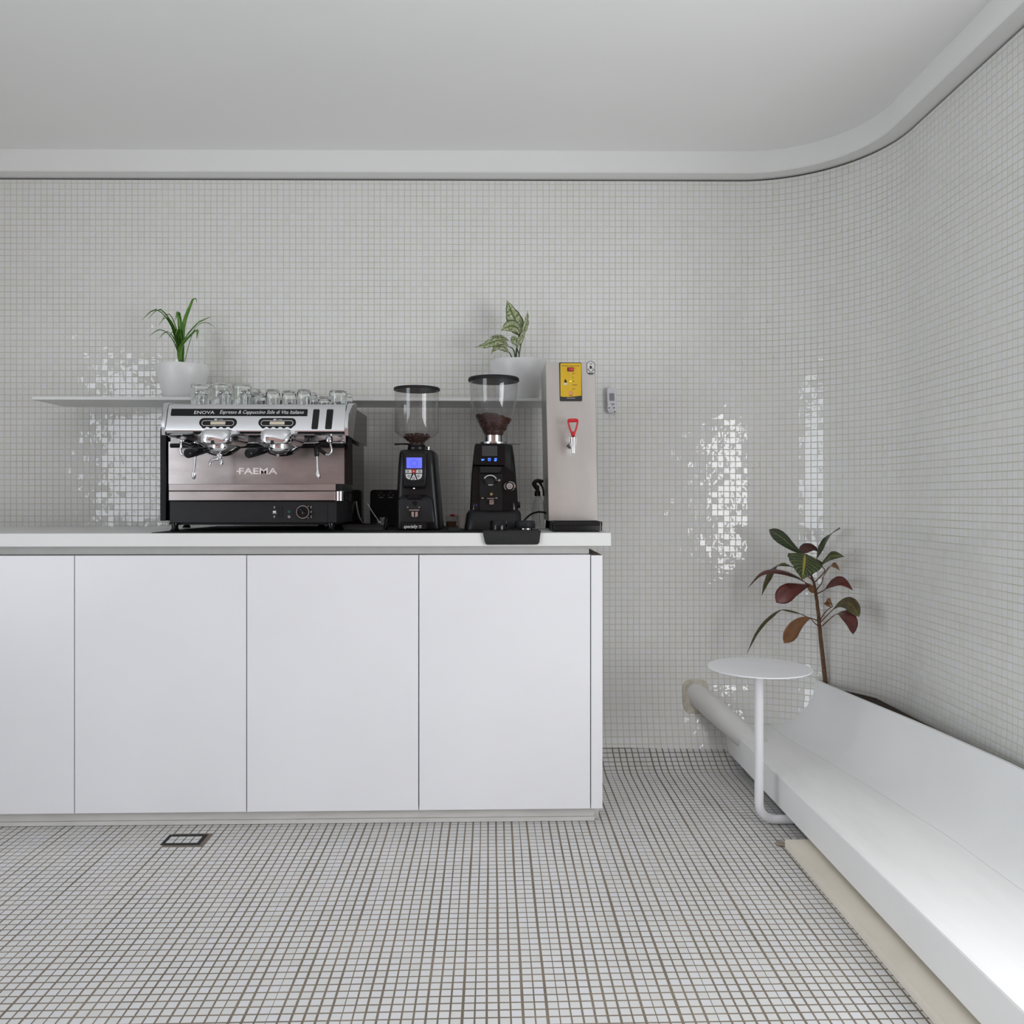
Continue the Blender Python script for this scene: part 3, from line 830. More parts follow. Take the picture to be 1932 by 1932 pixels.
# ------------------------------------------------------------------ coffee grinder with blue screen
def lofted_body(levels, cx_fn=None):
    """levels: (py, left px, right px, y front, y back, corner radius) -> rounded box body"""
    rings = []
    for (py, l, r, yf, yb, rad) in levels:
        a, b = P(l, py, yf), P(r, py, yf)
        z = a.z
        rings.append([(x, y, z) for x, y in rrect((a.x + b.x) / 2, (yf + yb) / 2, b.x - a.x, yb - yf, rad, 5)])
    return MB().loft(rings)
Y1 = 2.82
gr1 = thing('coffee_grinder', 'black coffee grinder with lit blue screen and straight clear hopper', 'coffee grinder', (XP(787, 2.95), 2.95, ZM))
zbase = 942 + (EYE.z - ZM) * FPX / Y1
lofted_body([(zbase - 1.5, 746.5, 830.5, Y1, 3.06, 0.018), (zbase - 5, 746, 830.5, Y1 - 0.002, 3.06, 0.02), (960, 747, 827.5, Y1 + 0.002, 3.06, 0.02), (925, 748, 824.5, Y1 + 0.004, 3.05, 0.02), (880, 750.5, 821, Y1 + 0.006, 3.05, 0.02),
             (856, 752.3, 819.5, Y1 + 0.008, 3.045, 0.02), (850.5, 754, 818, Y1 + 0.012, 3.04, 0.02), (848.5, 758, 814, Y1 + 0.02, 3.03, 0.018)]).build('body', M_black, gr1, 50)
# raised head carrying the controls
mb = lofted_body([(921, 762, 802, 2.800, 2.85, 0.008), (916, 759, 804, 2.793, 2.85, 0.008), (856, 760, 806, 2.800, 2.85, 0.008), (852, 763, 803, 2.806, 2.85, 0.008)])
hd = mb.build('control_head', M_black, gr1, 50)
YF = 2.789
mb = MB(); mb.prr(763, 800, 859, 907, 5, YF, 0.02, c=0.001); pan = mb.build('control_panel', M_char, gr1)
M_scr = mat('blue_lcd', (0.1, 0.12, 0.8), 0.3, noise=0.02, emit=(0.14, 0.17, 0.92), estr=0.75)
mb = MB(); mb.pbox(766.8, 796.2, 863.3, 883.3, YF - 0.0012, 0.002); scr = mb.build('screen', M_scr, pan, None)
mb = MB()
for (r0, r1) in ((7.0, 7.6), (4.6, 5.2)): mb.ring(781.3, 874, YF - 0.0018, r0, r1, 0.0004, 28)
mb.build('screen_ring', mat('lcd_ink', (0.03, 0.03, 0.35), 0.4, noise=0.02, emit=(0.08, 0.09, 0.6), estr=0.6), scr)
M_key = mat('light_grey_key', (0.55, 0.55, 0.55), 0.45, noise=0.04)
keys = [[(765, 886), (776, 886), (777, 892.3), (765, 892.3)], [(786, 886), (796.5, 886), (796.5, 892.3), (784.5, 892.3)],
        [(765, 894), (776.8, 894), (773, 904.8), (768.5, 903), (766, 900)], [(784, 894), (796.5, 894), (795.5, 900), (793, 903), (788, 904.8)],
        [(780.2, 894.5), (781, 894.5), (786, 905.3), (774.5, 905.3)]]
dots = [(769.5, 889), (791.5, 889), (771.3, 898.4), (789.5, 898.4), (780.3, 902.4)]
for kpts, (dx, dy) in zip(keys, dots):
    mb = MB(); mb.ppoly(kpts, YF - 0.002, 0.003); kk = mb.build('key', M_key, pan, None)
    mb = MB(); mb.ring(dx, dy, YF - 0.0026, 1.4, 2.3, 0.0006, 16); mb.build('key_mark', M_print_b, kk)
mb = MB(); mb.ppoly([(776.3, 885.5), (785, 885.5), (784.5, 891), (780.6, 893.8), (776.8, 891)], YF - 0.003, 0.004); em = mb.build('emblem', mat('emblem_red', (0.38, 0.03, 0.04), 0.4, noise=0.1), pan, None)
mb = MB(); mb.ppoly([(780.6, 887.3), (782, 890.5), (780.6, 889.8), (779.2, 890.5)], YF - 0.0034, 0.0005); mb.build('emblem_mark', M_print_w, em, None)
# lower apron, chute and fork
mb = lofted_body([(985, 750, 822, 2.806, 2.86, 0.01), (944, 749.5, 817, 2.806, 2.86, 0.01), (938, 754, 812, 2.812, 2.86, 0.01), (931, 764, 802, 2.83, 2.86, 0.006)]); mb.build('apron', M_char, gr1, 50)
mb = MB()
out = [(768 + 28 * 0.5 * (1 - math.cos(a)), 940.5 - 8 * math.sin(a)) for a in np.linspace(0, math.pi, 12)]
mb.ppoly(out, 2.800, 0.02); mb.build('chute', M_blackg, gr1, None)
mb = MB(); mb.disc(781, 921.5, 2.788, 1.6, 0.004, 10, ry=1.0); mb.build('lamp', mat('white_lamp', (0.9, 0.9, 0.9), 0.4, noise=0.02, emit=(1, 1, 1), estr=1.0), gr1)
mb = MB(); mb.pbox(771.7, 790.7, 961.6, 963.6, 2.785, 0.022, c=0.0006)
mb.ppoly([(776.3, 965.5), (781, 965.5), (781, 976), (776.3, 974)], 2.790, 0.016); mb.ppoly([(783.3, 965.5), (788.2, 965.5), (788.2, 974), (783.3, 976)], 2.790, 0.016)
mb.build('fork', M_polish, gr1, None)
for x in (769.2, 790.8):
    mb = MB(); mb.disc(x, 957, 2.803, 1.3, 0.004, 10); mb.build('screw', M_polish, gr1)
mb = MB(); mb.disc(782.5, 949, 2.802, 4.2, 0.004, 20); mb.build('button', M_blackg, gr1)
mb = MB(); mb.pbox(756.5, 805.5, 985.8, zbase - 1.6, 2.797, 0.04, c=0.002); bl = mb.build('base_plate', M_black, gr1, None)
lettering('specialty', 761.6, 788.5, 990, 998.3, 2.7965, M_print_w, bl, shear=0.35, bold=0.012)
lettering('75', 789.8, 795.6, 991.3, 996.6, 2.7965, M_print_w, bl, shear=0.3)
for (x, y) in ((757, 2.86), (818, 2.86), (757, 3.03), (818, 3.03)):
    mb = MB(); mb.lathe([(0.010, 0.0), (0.010, 0.004)], (XP(x, y), y, ZM), 12); mb.build('foot', M_rubber, gr1)
# hopper
hx1 = XP(786.5, 2.93); k1 = (P(787, 800, 2.93).x - P(786, 800, 2.93).x)
def zc_(py, Y=2.93): return ZP(py, Y)
def shell(prof, cen, m, parent, name, t=0.0025, n=48):
    inner = [(max(r - t, 1e-4), z) for r, z in prof][::-1]
    mb = MB(); mb.lathe(prof + inner, cen, n, cap0=False, cap1=False); return mb.build(name, m, parent, 40)
prof = [(14.3 * k1, zc_(845)), (14.3 * k1, zc_(836)), (15.5 * k1, zc_(834)), (40.5 * k1, zc_(817.5)), (41.8 * k1, zc_(815)), (42.2 * k1, zc_(736))]
hop = shell(prof, (hx1, 2.93, 0), M_clear, gr1, 'hopper')
mb = MB(); mb.lathe([(43.3 * k1, zc_(737.5)), (43.6 * k1, zc_(736)), (43.6 * k1, zc_(734)), (42.6 * k1, zc_(732.5)), (20 * k1, zc_(731.5))], (hx1, 2.93, 0), 48); mb.build('lid', M_blackm, hop)
mb = MB(); mb.lathe([(17.5 * k1, zc_(849)), (17.5 * k1, zc_(844)), (16 * k1, zc_(843.5)), (17 * k1, zc_(842)), (16.5 * k1, zc_(840))], (hx1, 2.93, 0), 32); mb.build('collar', M_black, gr1)
mb = MB(); mb.tube([P(772, 838, 2.90), P(758, 837.6, 2.87), P(745.5, 838, 2.85)], [0.003, 0.0028, 0.004], 8); mb.build('shutter_lever', M_blackg, gr1)
mb = MB(); mb.lathe([(0.010, 0), (0.010, 0.005), (0.008, 0.006), (0.010, 0.007), (0.010, 0.012), (0.007, 0.013)], P(807.5, 849.5, 2.95), 20); mb.build('adjustment_knob', M_polish, gr1)

def bean_heap(prof, cen, parent, n, jag, seed):
    """a solid of beans with single beans lying against the hopper and on top"""
    rr = random.Random(seed)
    mb = MB(); mb.lathe(prof, cen, 28)
    zs = [z for r, z in prof]; rs = [r for r, z in prof]
    for i in range(n):
        z = rr.uniform(min(zs), max(zs)); r = interp(z, sorted([(z_, r_) for r_, z_ in prof[:-1]])) if rr.random() < 0.75 else rr.uniform(0, rs[-2])
        if r is None: continue
        a = rr.uniform(0, 2 * math.pi)
        top = r < interp(z, sorted([(z_, r_) for r_, z_ in prof[:-1]])) - 1e-6
        if top: z = max(zs) + rr.uniform(-0.001, 0.002)
        p = Vector(cen) + Vector((r * 0.97 * math.cos(a), r * 0.97 * math.sin(a), z))
        b0 = len(mb.V); mb.ball(p, 0.0042, 8, 1.25, 0.85, 0.7)
        R = Matrix.Rotation(rr.uniform(0, 3), 3, 'Z') @ Matrix.Rotation(rr.uniform(-.8, .8), 3, 'X') @ Matrix.Rotation(rr.uniform(-.8, .8), 3, 'Y')
        for q in range(b0, len(mb.V)): mb.V[q] = tuple(p + R @ (Vector(mb.V[q]) - p))
    mb.warp(lambda v: Vector((v.x, v.y, v.z - jag * (v.x - cen[0]) * max(0, (v.z - zs[0]) / (max(zs) - zs[0])))))
    o = mb.build('coffee_beans', M_beans, parent, 50); o['kind'] = 'stuff'
    return o
bean_heap([(11 * k1, zc_(840)), (12.5 * k1, zc_(835)), (26 * k1, zc_(825)), (22 * k1, zc_(822)), (5 * k1, zc_(820))], (hx1, 2.93, 0), hop, 120, 0, 3)

# ------------------------------------------------------------------ taller coffee grinder with touch panel
Y2 = 2.82
gr2 = thing('coffee_grinder', 'tall black coffee grinder with bowl shaped hopper half full of beans', 'coffee grinder', (XP(930, 2.95), 2.95, ZM))
zb2 = 942 + (EYE.z - ZM) * FPX / 2.80
lofted_body([(zb2 - 0.5, 876, 983, 2.79, 3.07, 0.03), (zb2 - 5, 875.5, 984, 2.79, 3.07, 0.032), (985, 877.5, 984, 2.795, 3.07, 0.032), (970, 879.5, 983.5, 2.80, 3.07, 0.03), (964, 883, 981, 2.81, 3.06, 0.028), (961, 888, 975, 2.83, 3.05, 0.02)]).build('base', M_black, gr2, 50)
lofted_body([(966, 886, 978, 2.825, 3.05, 0.02), (930, 887.5, 976.5, 2.83, 3.05, 0.02), (893, 889.5, 973.5, 2.84, 3.05, 0.02), (860, 892.5, 970.5, 2.85, 3.05, 0.02), (840, 895, 967.5, 2.86, 3.05, 0.02), (837.5, 899, 963, 2.87, 3.04, 0.018)]).build('body', M_blackg, gr2, 50)
mb = MB(); mb.ppoly([(893, 877), (892.7, 874), (896, 839.5), (898, 837), (951, 837), (953, 839.5), (953.5, 875), (952.5, 878)], 2.800, 0.05, c=0.0012); tp = mb.build('touch_panel', M_blackg, gr2)
mb = MB(); mb.pbox(909.5, 938.3, 841.2, 860.2, 2.7990, 0.0015); mb.build('screen', mat('screen_off_grey', (0.035, 0.036, 0.038), 0.35, noise=0.05), tp, None)
M_blue = mat('blue_icon_light', (0.1, 0.3, 0.9), 0.4, noise=0.02, emit=(0.02, 0.10, 1.0), estr=1.7)
for i, ix in enumerate((911, 923.2, 935)):
    mb = MB()
    if i == 0:
        mb.ppoly([(ix - 3.2, 866), (ix + 2.2, 866), (ix + 1.2, 869.2), (ix - 2.2, 869.2)], 2.7985, 0.001); mb.ppoly([(ix + 2.4, 866.2), (ix + 3.8, 866.4), (ix + 2.0, 868)], 2.7985, 0.001)
    elif i == 1:
        mb.ring(ix, 867.5, 2.7985, 1.5, 2.6, 0.001, 16); mb.ppoly([(ix - 2.6, 864.4), (ix + 2.6, 864.4), (ix + 2.6, 865.6), (ix - 2.6, 865.6)], 2.7985, 0.001)
    else:
        mb.ppoly([(ix - 2.4, 864.4), (ix + 3, 864.4), (ix + 2.2, 866.3), (ix - 1.6, 866.3)], 2.7985, 0.001); mb.ppoly([(ix - 3, 867.2), (ix + 2.6, 867.2), (ix + 1.6, 870.2), (ix - 2, 870.2)], 2.7985, 0.001)
    mb.build('icon', M_blue, tp, None)
mb = MB(); mb.ppoly([(905.5, 880), (945, 880), (947, 884), (942, 892), (906, 892)], 2.806, 0.04, c=0.001); mb.build('nose', M_char, gr2, None)
mb = MB(); mb.ppoly([(893, 879), (954, 879), (972, 892), (975, 964), (888, 964), (891, 893)], 2.828, 0.03, c=0.002); fa = mb.build('front_apron', M_blackg, gr2, None)
# chute ring
c = P(925, 906, 2.805); k2 = (P(926, 906, 2.80).x - P(925, 906, 2.80).x)
mb = MB()
rings = []
for (r, y) in ((13 * k2, 0.0), (10.3 * k2, -0.003), (9.4 * k2, 0.012), (13 * k2, 0.014)):
    rings.append([(c.x + r * math.cos(a), c.y + y - 0.010 * math.sin(a), c.z + r * 0.78 * math.sin(a)) for a in np.linspace(0, 2 * math.pi, 33)[:-1]])
rings.append(rings[0]); mb.loft(rings, False, False); ch = mb.build('chute_ring', M_polish, gr2)
mb = MB(); mb.disc(925, 906, 2.812, 10.5, 0.01, 28, ry=8.2); mb.build('chute', M_dark, ch)
mb = MB(); mb.disc(941.6, 906.3, 2.808, 2.6, 0.02, 14, c=0.0008); mb.build('bolt', M_polish, gr2)
mb = MB(); mb.prr(904, 948, 893, 964, 4, 2.818, 0.02, c=0.002); mb.build('holder_plate', M_black, gr2)
mb = MB(); mb.disc(961.5, 917.5, 2.812, 11.3, 0.016, 32, ry=9.2, c=0.002); kb = mb.build('side_knob', M_polish, gr2)
mb = MB(); mb.disc(961.5, 917.5, 2.800, 8.5, 0.013, 28, c=0.001); mb.build('knob_groove', M_blackg, kb)
mb = MB(); mb.disc(961.5, 917.3, 2.796, 6.2, 0.006, 28, c=0.001); kc = mb.build('knob_cap', M_dullsteel, kb)
mb = MB(); mb.ring(961.5, 917.3, 2.7955, 2.4, 3.2, 0.0005, 6); mb.build('knob_mark', M_char, kc)
mb = MB(); mb.disc(927, 932.4, 2.808, 3.0, 0.012, 16, c=0.001); mb.build('brass_bolt', mat('brass', (0.55, 0.42, 0.22), 0.3, 1.0, noise=0.1), gr2)
mb = MB(); mb.pbox(919, 932.5, 939.8, 941.6, 2.790, 0.03, c=0.0005); fk = mb.build('fork', M_polish, gr2, None)
for x in (910.5, 936.5):
    mb = MB(); mb.prr(x - 2.2, x + 2.2, 938.6, 940.8, 1, 2.805, 0.015); mb.build('fork_pin', M_polish, fk)
mb = MB(); mb.prr(923.2, 931.3, 943, 952, 0.8, 2.804, 0.015, c=0.0006); bd = mb.build('badge', M_polish, gr2)
mb = MB(); mb.ring(927.2, 947.3, 2.8035, 1.6, 2.5, 0.0005, 16); mb.build('badge_mark', M_char, bd)
mb = MB(); mb.lathe([(0.011, 0.0), (0.011, 0.012), (0.009, 0.014)], P(974, 952.5, 2.87), 18, axis='x'); mb.build('switch_knob', M_blackg, gr2)
mb = MB(); mb.disc(898.8, 953, 2.826, 0.9, 0.002, 8); mb.build('pilot_lamp', mat('blue_pilot', (0.05, 0.05, 0.4), 0.4, noise=0.02, emit=(0.05, 0.08, 0.9), estr=0.8), gr2)
# hopper and its collar
hx2 = XP(931.5, 2.93)
mb = MB(); mb.lathe([(28 * k1, zc_(838)), (28 * k1, zc_(835.2)), (27 * k1, zc_(834.5)), (12 * k1, zc_(834))], (hx2, 2.93, 0), 40); mb.build('adjustment_plate', M_polish, gr2)
mb = MB(); mb.lathe([(17.8 * k1, zc_(834.5)), (17.8 * k1, zc_(822)), (16.5 * k1, zc_(821))], (hx2, 2.93, 0), 36); mb.build('collar', M_polish, gr2)
mb = MB(); mb.tube([P(954, 837.2, 2.93), P(981, 837.5, 2.90)], [0.0028, 0.0022], 8); mb.build('adjustment_lever', M_dullsteel, gr2)
prof2 = [(17 * k1, zc_(824)), (17.4 * k1, zc_(820)), (23 * k1, zc_(810)), (31 * k1, zc_(796)), (38.5 * k1, zc_(778)), (43 * k1, zc_(760)), (45.2 * k1, zc_(742)), (46 * k1, zc_(718))]
hop2 = shell(prof2, (hx2, 2.93, 0), M_clear, gr2, 'hopper')
mb = MB(); mb.lathe([(47.8 * k1, zc_(720)), (48.4 * k1, zc_(718)), (48.4 * k1, zc_(715.5)), (47 * k1, zc_(713.2)), (20 * k1, zc_(712))], (hx2, 2.93, 0), 48); mb.build('lid', M_blackm, hop2)
bean_heap([(16 * k1, zc_(822)), (16.3 * k1, zc_(819)), (21.8 * k1, zc_(810)), (29.8 * k1, zc_(796)), (34.5 * k1, zc_(787)), (20 * k1, zc_(785)), (4 * k1, zc_(783))], (hx2, 2.93, 0), hop2, 420, 0.12, 5)

# ------------------------------------------------------------------ steel water boiler
YB_ = 2.86
blr = thing('water_boiler', 'tall brushed steel water boiler with yellow panel and red tap lever', 'water boiler', (XP(1080, 3.0), 3.0, WTZ))
zb0 = ZP(983, YB_)
def bwarp(v): return Vector((v.x - 0.019 * (v.z - zb0), v.y, v.z))
xa, xb = XP(1035, YB_), XP(1128.5, YB_)
mb = MB(); mb.box(xa, xb, YB_, 3.12, zb0, ZP(683, YB_), c=0.0016); mb.warp(bwarp); mb.build('casing', M_steel, blr, None)
for (x, y) in ((xa + 0.016, YB_ + 0.03), (xb - 0.016, YB_ + 0.03), (xa + 0.016, 3.09), (xb - 0.016, 3.09)):
    mb = MB(); mb.lathe([(0.011, 0), (0.012, 0.003), (0.010, zb0 - WTZ + 0.001)], (x, y, WTZ), 14); mb.build('foot', M_rubber, blr)
def un(px, py):            # photo pixel -> pixel before the lean of the casing
    z = ZP(py, YB_)
    return px + 0.019 * (z - zb0) / ((xb - xa) / 93.5)
def bprr(x0, x1, y0, y1, r, Y, dep, c=0.0):
    xm, ym = (x0 + x1) / 2, (y0 + y1) / 2; sh = un(xm, ym) - xm
    return MB().prr(x0 + sh, x1 + sh, y0, y1, r, Y, dep, c).warp(bwarp)
def bpoly(pts, Y, dep, c=0.0): return MB().ppoly([(un(x, y), y) for x, y in pts], Y, dep, c).warp(bwarp)
cp = bprr(1055.6, 1097.8, 684, 757, 2.2, YB_ - 0.0016, 0.002).build('control_panel', M_print_b, blr)
bpoly([(1057.2, 686.6), (1058.6, 685.3), (1095.2, 685.3), (1096.6, 686.6), (1097.0, 746.4), (1090, 747.3), (1080, 748.4), (1070, 749), (1062, 748.6), (1057.6, 747.8)], YB_ - 0.0022, 0.001).build('panel_print', M_yellow, cp, None)
yz = YB_ - 0.0026
for (x0, x1, y, m_) in ((1059.6, 1072.8, 690.2, M_print_m), (1074.2, 1081.5, 690.2, M_print_m), (1082.5, 1086.5, 690.2, M_print_m), (1087.5, 1093.3, 690.2, M_print_m),
                        (1079.6, 1084, 704.9, M_print_m), (1079.6, 1082.9, 712.2, M_print_m), (1079.6, 1083.8, 719.5, M_print_m), (1079.6, 1089.2, 726.4, M_print_m), (1079.6, 1084.8, 733.7, M_print_m), (1073.8, 1081, 746.2, M_print_m), (1069.5, 1085.5, 751.4, M_dullsteel)):
    bpoly([(x0, y - 0.55), (x1, y - 0.55), (x1, y + 0.55), (x0, y + 0.55)], yz, 0.0005).build('small_print', m_, cp, None)
bprr(1070.4, 1083, 693.2, 700.8, 0.6, yz - 0.0004, 0.001).build('display', mat('display_dark_red', (0.09, 0.006, 0.01), 0.3, noise=0.1), cp)
M_seg = mat('red_digit_light', (0.6, 0.05, 0.08), 0.4, noise=0.02, emit=(0.9, 0.10, 0.14), estr=0.8)
sh = un(1077, 697) - 1077
lettering('100', 1073.2 + sh, 1082.2 + sh, 694.3, 699.7, yz - 0.0004, M_seg, cp, warp=bwarp, name='digits')
lettering('\u00b0C', 1084 + sh, 1086.8 + sh, 693.6, 696.6, yz, M_print_m, cp, warp=bwarp)
for (y, lit) in ((705, 0), (712.2, 0), (719.3, 1), (726.4, 0), (733.5, 0)):
    m_ = mat('green_led_lit', (0.5, 0.9, 0.1), 0.4, noise=0.02, emit=(0.55, 0.95, 0.12), estr=1.5) if lit else mat('led_off', (0.60, 0.42, 0.10), 0.4, noise=0.05)
    bprr(1075.4, 1078.2, y - 0.9, y + 0.9, 0.8, yz, 0.0008).build('lamp', m_, cp)
sh = un(1077.2, 741.3) - 1077.2
mb = MB(); mb.disc(1077.2 + sh, 741.3, yz, 3.2, 0.001, 24); mb.warp(bwarp); rb = mb.build('push_button', M_red, cp)
mb = MB(); mb.ring(1077.2 + sh, 741.3, yz - 0.0005, 1.3, 2.2, 0.0006, 18); mb.warp(bwarp); mb.build('button_mark', M_print_w, rb)
bpoly([(1063, 723), (1071, 723), (1070, 726), (1064, 726)], yz, 0.0005).build('print_mark', M_key, cp, None)
bpoly([(1066, 714.8), (1068.5, 717.5), (1070, 721.5), (1064.5, 721.5), (1065.2, 718)], yz, 0.0005).build('print_mark', M_char, cp, None)
# oval sticker
st = bprr(1106.8, 1122.6, 681.4, 707, 7.4, YB_ - 0.0012, 0.0013).build('sticker', M_print_b, blr)
bprr(1107.8, 1121.7, 682.4, 706, 6.6, YB_ - 0.0016, 0.0006).build('sticker_print', mat('sticker_grey_white', (0.60, 0.60, 0.60), 0.5, noise=0.05), st)
zz2 = YB_ - 0.0020
bpoly([(1112.8, 690), (1116.2, 690), (1116.2, 691.8), (1118.6, 692), (1116.6, 693), (1117.2, 696.6), (1115.6, 695), (1114.6, 696.8), (1113.8, 695), (1112.6, 696.8), (1112.8, 693), (1110.8, 692.2), (1112.8, 691.8)], zz2, 0.0005).build('sticker_emblem', M_print_b, st, None)
for pts in ([(1107.8, 697.2), (1108.8, 696.6), (1114.2, 701), (1113.2, 702)], [(1116, 702), (1115.2, 701), (1121.2, 696.8), (1121.7, 697.9)], [(1109.6, 697.6), (1108.9, 697), (1111, 694.6), (1111.7, 695.2)], [(1119.8, 697.2), (1117.6, 695), (1118.4, 694.6), (1120.7, 696.7)]):
    bpoly(pts, zz2, 0.0005).build('sticker_stripe', M_print_b, st, None)
bprr(1110.6, 1119, 703.2, 705.3, 0.8, zz2, 0.0005).build('sticker_bar', M_char, st)
bprr(1112.2, 1117.8, 685.8, 686.9, 0.4, zz2, 0.0005).build('sticker_bar', M_char, st)
# tap
tpx = 1079.5
mb = MB(); mb.lathe([(0.012, -0.004), (0.013, -0.012), (0.009, -0.016), (0.008, -0.05)], P(un(1076, 840), 840, YB_), 20, axis='y'); mb.warp(bwarp); tap = mb.build('tap', M_chrome, blr)
c = P(un(1081, 832), 832, YB_ - 0.05)
k3 = (P(1081, 832, YB_ - 0.05).x - P(1080, 832, YB_ - 0.05).x)
zq = lambda py: ZP(py, YB_ - 0.05) - c.z
mb = MB(); mb.lathe([(2.2 * k3, zq(856)), (3.4 * k3, zq(855)), (4.6 * k3, zq(842)), (6.2 * k3, zq(829)), (6.4 * k3, zq(825)), (4.4 * k3, zq(823)), (3.0 * k3, zq(821))], c, 24); mb.warp(bwarp); mb.build('tap_body', M_chrome, tap)
YL = YB_ - 0.055
path = [(1081, 822), (1078.5, 817), (1074.5, 806), (1072.3, 796), (1072.6, 792.6), (1076, 791.6), (1085, 791.4), (1089, 792.2), (1090, 795.5), (1088, 806), (1084.5, 817), (1082.5, 822)]
mb = MB(); mb.tube(smooth_path([P(un(x, y), y, YL) for x, y in path], 4), 0.0034, 10)
mb.tube([P(un(1081.5, 814), 814, YL), P(un(1081.5, 822), 822, YL)], [0.0055, 0.0075], 12)
mb.tube(smooth_path([P(un(x, y), y, YL) for x, y in ((1072.5, 794), (1076, 793.5), (1081, 793.6), (1086, 793.2), (1089.6, 793.8))], 3), 0.0062, 10)
mb.warp(bwarp); mb.build('tap_lever', M_red, tap, 60)
# drip tray of the boiler
mb = MB()
a0_, a1_ = XP(1043.5, 2.72), XP(1136.5, 2.72)
zt0, zt1 = WTZ + 0.0035, ZP(984.5, 2.72)
mb.prism(rrect((a0_ + a1_) / 2, 2.79, a1_ - a0_, 0.14, 0.006, 3), zt0, zt1 - 0.012, axis='z')
# rim walls
for (x0, x1, y0, y1) in ((a0_, a1_, 2.72, 2.724), (a0_, a1_, 2.854, 2.858), (a0_, a0_ + 0.004, 2.724, 2.854), (a1_ - 0.004, a1_, 2.724, 2.854)): mb.box(x0, x1, y0, y1, zt1 - 0.013, zt1)
dt = mb.build('drip_tray', M_black, None, 40, base=((a0_ + a1_) / 2, 2.79, WTZ))
tag(dt, 'black drip tray standing under the steel water boiler tap', 'drip tray')
for q in range(9):
    mb = MB(); mb.box(a0_ + 0.012 + q * (a1_ - a0_ - 0.024) / 8 - 0.002, a0_ + 0.012 + q * (a1_ - a0_ - 0.024) / 8 + 0.002, 2.726, 2.852, zt1 - 0.0125, zt1 - 0.006); mb.build('grate_bar', M_blackm, dt, None)
for (x, y) in ((a0_ + 0.015, 2.735), (a1_ - 0.015, 2.735), (a0_ + 0.015, 2.845), (a1_ - 0.015, 2.845)):
    mb = MB(); mb.lathe([(0.006, 0), (0.006, 0.0035)], (x, y, WTZ), 10); mb.build('foot', M_rubber, dt)
mb = MB(); mb.pbox(1132.6, 1133.4, 985.5, 1002, 2.7196, 0.0006); mb.build('edge_line', M_dullsteel, dt, None)

# ------------------------------------------------------------------ remote control in its wall holder
yw = YW(1155) - 0.006
rm = thing('remote_control', 'white remote control in a wall holder on the mosaic', 'remote control', P(1155, 781, yw - 0.02))
M_rem = mat('remote_white', (0.64, 0.64, 0.68), 0.45, noise=0.04, nscale=20)
rw = lambda v: Vector((v.x + 0.03 * (P(1155, 740, yw).z - v.z), v.y, v.z))
mb = MB(); mb.prr(1145, 1163.5, 731.6, 778, 4, yw - 0.022, 0.017, c=0.002); mb.warp(rw); bd = mb.build('body', M_rem, rm)
mb = MB(); mb.prr(1149.3, 1158.8, 742, 756.2, 1, yw - 0.0226, 0.001); mb.warp(rw); mb.build('display', mat('lcd_grey', (0.24, 0.24, 0.25), 0.3, noise=0.05), bd)
mb = MB(); mb.prr(1152.5, 1158.6, 762, 763.2, 0.5, yw - 0.0226, 0.001); mb.warp(rw); mb.build('label_print', M_char, bd)
mb = MB(); mb.prr(1144.2, 1165, 762.5, 779.2, 6, yw - 0.018, 0.022, c=0.002); mb.warp(rw); mb.build('holder', M_rem, rm)
for (x, y, r) in ((1154.8, 766.2, .9), (1148.6, 769.6, 1.2), (1153, 769.6, .8), (1157.5, 769.6, 1.3), (1151, 774.2, 1.0), (1155.5, 774.2, .8), (1158.8, 776.6, 1.2)):
    mb = MB(); mb.disc(x, y, yw - 0.0230, r, 0.001, 10); mb.warp(rw); mb.build('button', M_char if r > 1.1 else M_dullsteel, bd)

